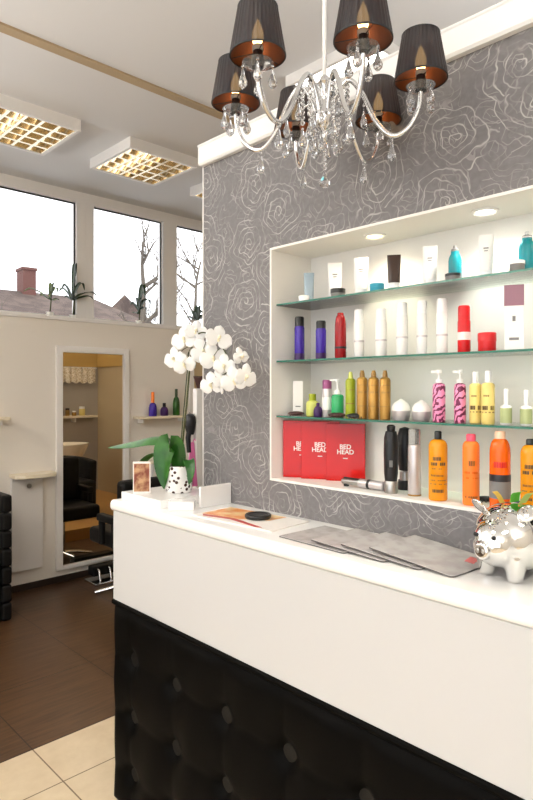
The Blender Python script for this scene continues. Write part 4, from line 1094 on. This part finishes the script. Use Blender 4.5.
MB().box(-.22, .22, -.18, .25, 0, .05).build('base', 'chrome', wq)
ws = thing('wall_shelf', 'shelf of bottles under the lace valance, seen in the mirror', 'shelf', (3.2, YI + .001, 1.22))
MB().box(0, 1.12, 0, .15, -.03, 0).build('board', 'cream_shelf', ws, bevel=.003)
MB().box(.1, .12, 0, .12, -.09, -.03).box(.78, .80, 0, .12, -.09, -.03).build('bracket', 'frame_white', ws)
for i, (x, h, r_, b_, c_, lab) in enumerate(((3.60, .20, .030, 'white_p', 'cap_white', 'white pump bottle on the mirrored shelf'), (3.70, .13, .032, 'jar_black', 'jar_black', 'black bottle on the mirrored shelf beside the white one'), (3.80, .12, .028, 'brown_p', 'gold_d', 'brown bottle on the mirrored shelf'),
                               (3.89, .11, .03, 'gold_d', 'brown_p', 'amber bottle in the middle of the mirrored shelf'), (3.99, .07, .03, 'gold_p', 'cap_white', 'low golden jar on the mirrored shelf'), (4.11, .13, .042, 'cream_p', 'cap_white', 'cream tub at the end of the mirrored shelf'))):
    t = thing('bottle', lab, 'bottle', (x, YI + .08, 1.2205), 0, 'bottles on the mirrored shelf')
    mk_can(t, h, r_, b_, c_, cf=.25)
vl = thing('lace_valance', 'scalloped lace valance over the mirrored shelf', 'valance', (3.1, YI + .021, 1.66))
a = MB(); rs = []
N = 97
for k in range(N + 1):
    x = 1.24 * k / N; w = .008 * math.sin(k * .9) + .025
    zb_ = .035 * abs(math.sin(PI * x / .11)); 
    rs.append([(x, w, .25), (x, w + .003, .14), (x, w + .006, .05 - zb_ * .9), (x, w + .003, .05 - zb_ * .9), (x, w, .14), (x, w - .003, .25)])
a.rings(rs).build('cloth', 'lace', vl, smooth=True)
MB().tube([(-.02, .012, .245), (1.26, .012, .245)], .010, 8).build('rail', 'frame_white', vl, smooth=True)
two_tone('lace', (240, 232, 216), (196, 180, 154), 55)

# ------------------------------------------------------------------ sky, portals, camera
w = bpy.data.worlds.new('overcast'); scn.world = w; w.use_nodes = True
n, l = w.node_tree.nodes, w.node_tree.links
bg = n['Background']; tc = n.new('ShaderNodeTexCoord'); sp = n.new('ShaderNodeSeparateXYZ'); rp = n.new('ShaderNodeValToRGB')
l.new(tc.outputs['Generated'], sp.inputs[0]); l.new(sp.outputs['Z'], rp.inputs[0])
rp.color_ramp.elements[0].color = (.80, .84, .90, 1); rp.color_ramp.elements[1].color = (1, 1, 1, 1); rp.color_ramp.elements[0].position = 0; rp.color_ramp.elements[1].position = .5
l.new(rp.outputs[0], bg.inputs['Color']); bg.inputs['Strength'].default_value = 2.6
def portal(loc, rot, sx, sy):
    ld = bpy.data.lights.new('window_portal', 'AREA'); ld.shape = 'RECTANGLE'; ld.size = sx; ld.size_y = sy
    ld.cycles.is_portal = True
    o = bpy.data.objects.new('window_portal', ld); COL.objects.link(o); o.location = loc; o.rotation_euler = rot
portal((XL - .12, (SY0 + SY1) / 2, (SZ0 + SZ1) / 2), (0, -PI / 2, 0), SZ1 - SZ0, SY1 - SY0)
portal(((XL + XR) / 2, YG + .12, 2.73), (-PI / 2, 0, 0), XR - XL, 1.06)

cam = bpy.data.cameras.new('camera'); co = bpy.data.objects.new('camera', cam); COL.objects.link(co)
co.location = (0, 0, CAM_Z); co.rotation_euler = (PI / 2, 0, -YAW)
cam.sensor_fit = 'VERTICAL'; cam.sensor_height = 36; cam.lens = 36 * FOC / 800; cam.shift_y = -(400 - HY) / 800
cam.clip_start = .02; cam.clip_end = 200
scn.camera = co
scn.view_settings.view_transform = 'Standard'; scn.view_settings.look = 'None'; scn.view_settings.exposure = 0.12; scn.view_settings.gamma = 1
scn.view_settings.use_curve_mapping = False
cy = scn.cycles
cy.use_denoising = True; cy.max_bounces = 10; cy.diffuse_bounces = 5; cy.glossy_bounces = 5; cy.transmission_bounces = 10; cy.transparent_max_bounces = 16
cy.caustics_reflective = False; cy.caustics_refractive = False; cy.sample_clamp_indirect = 6
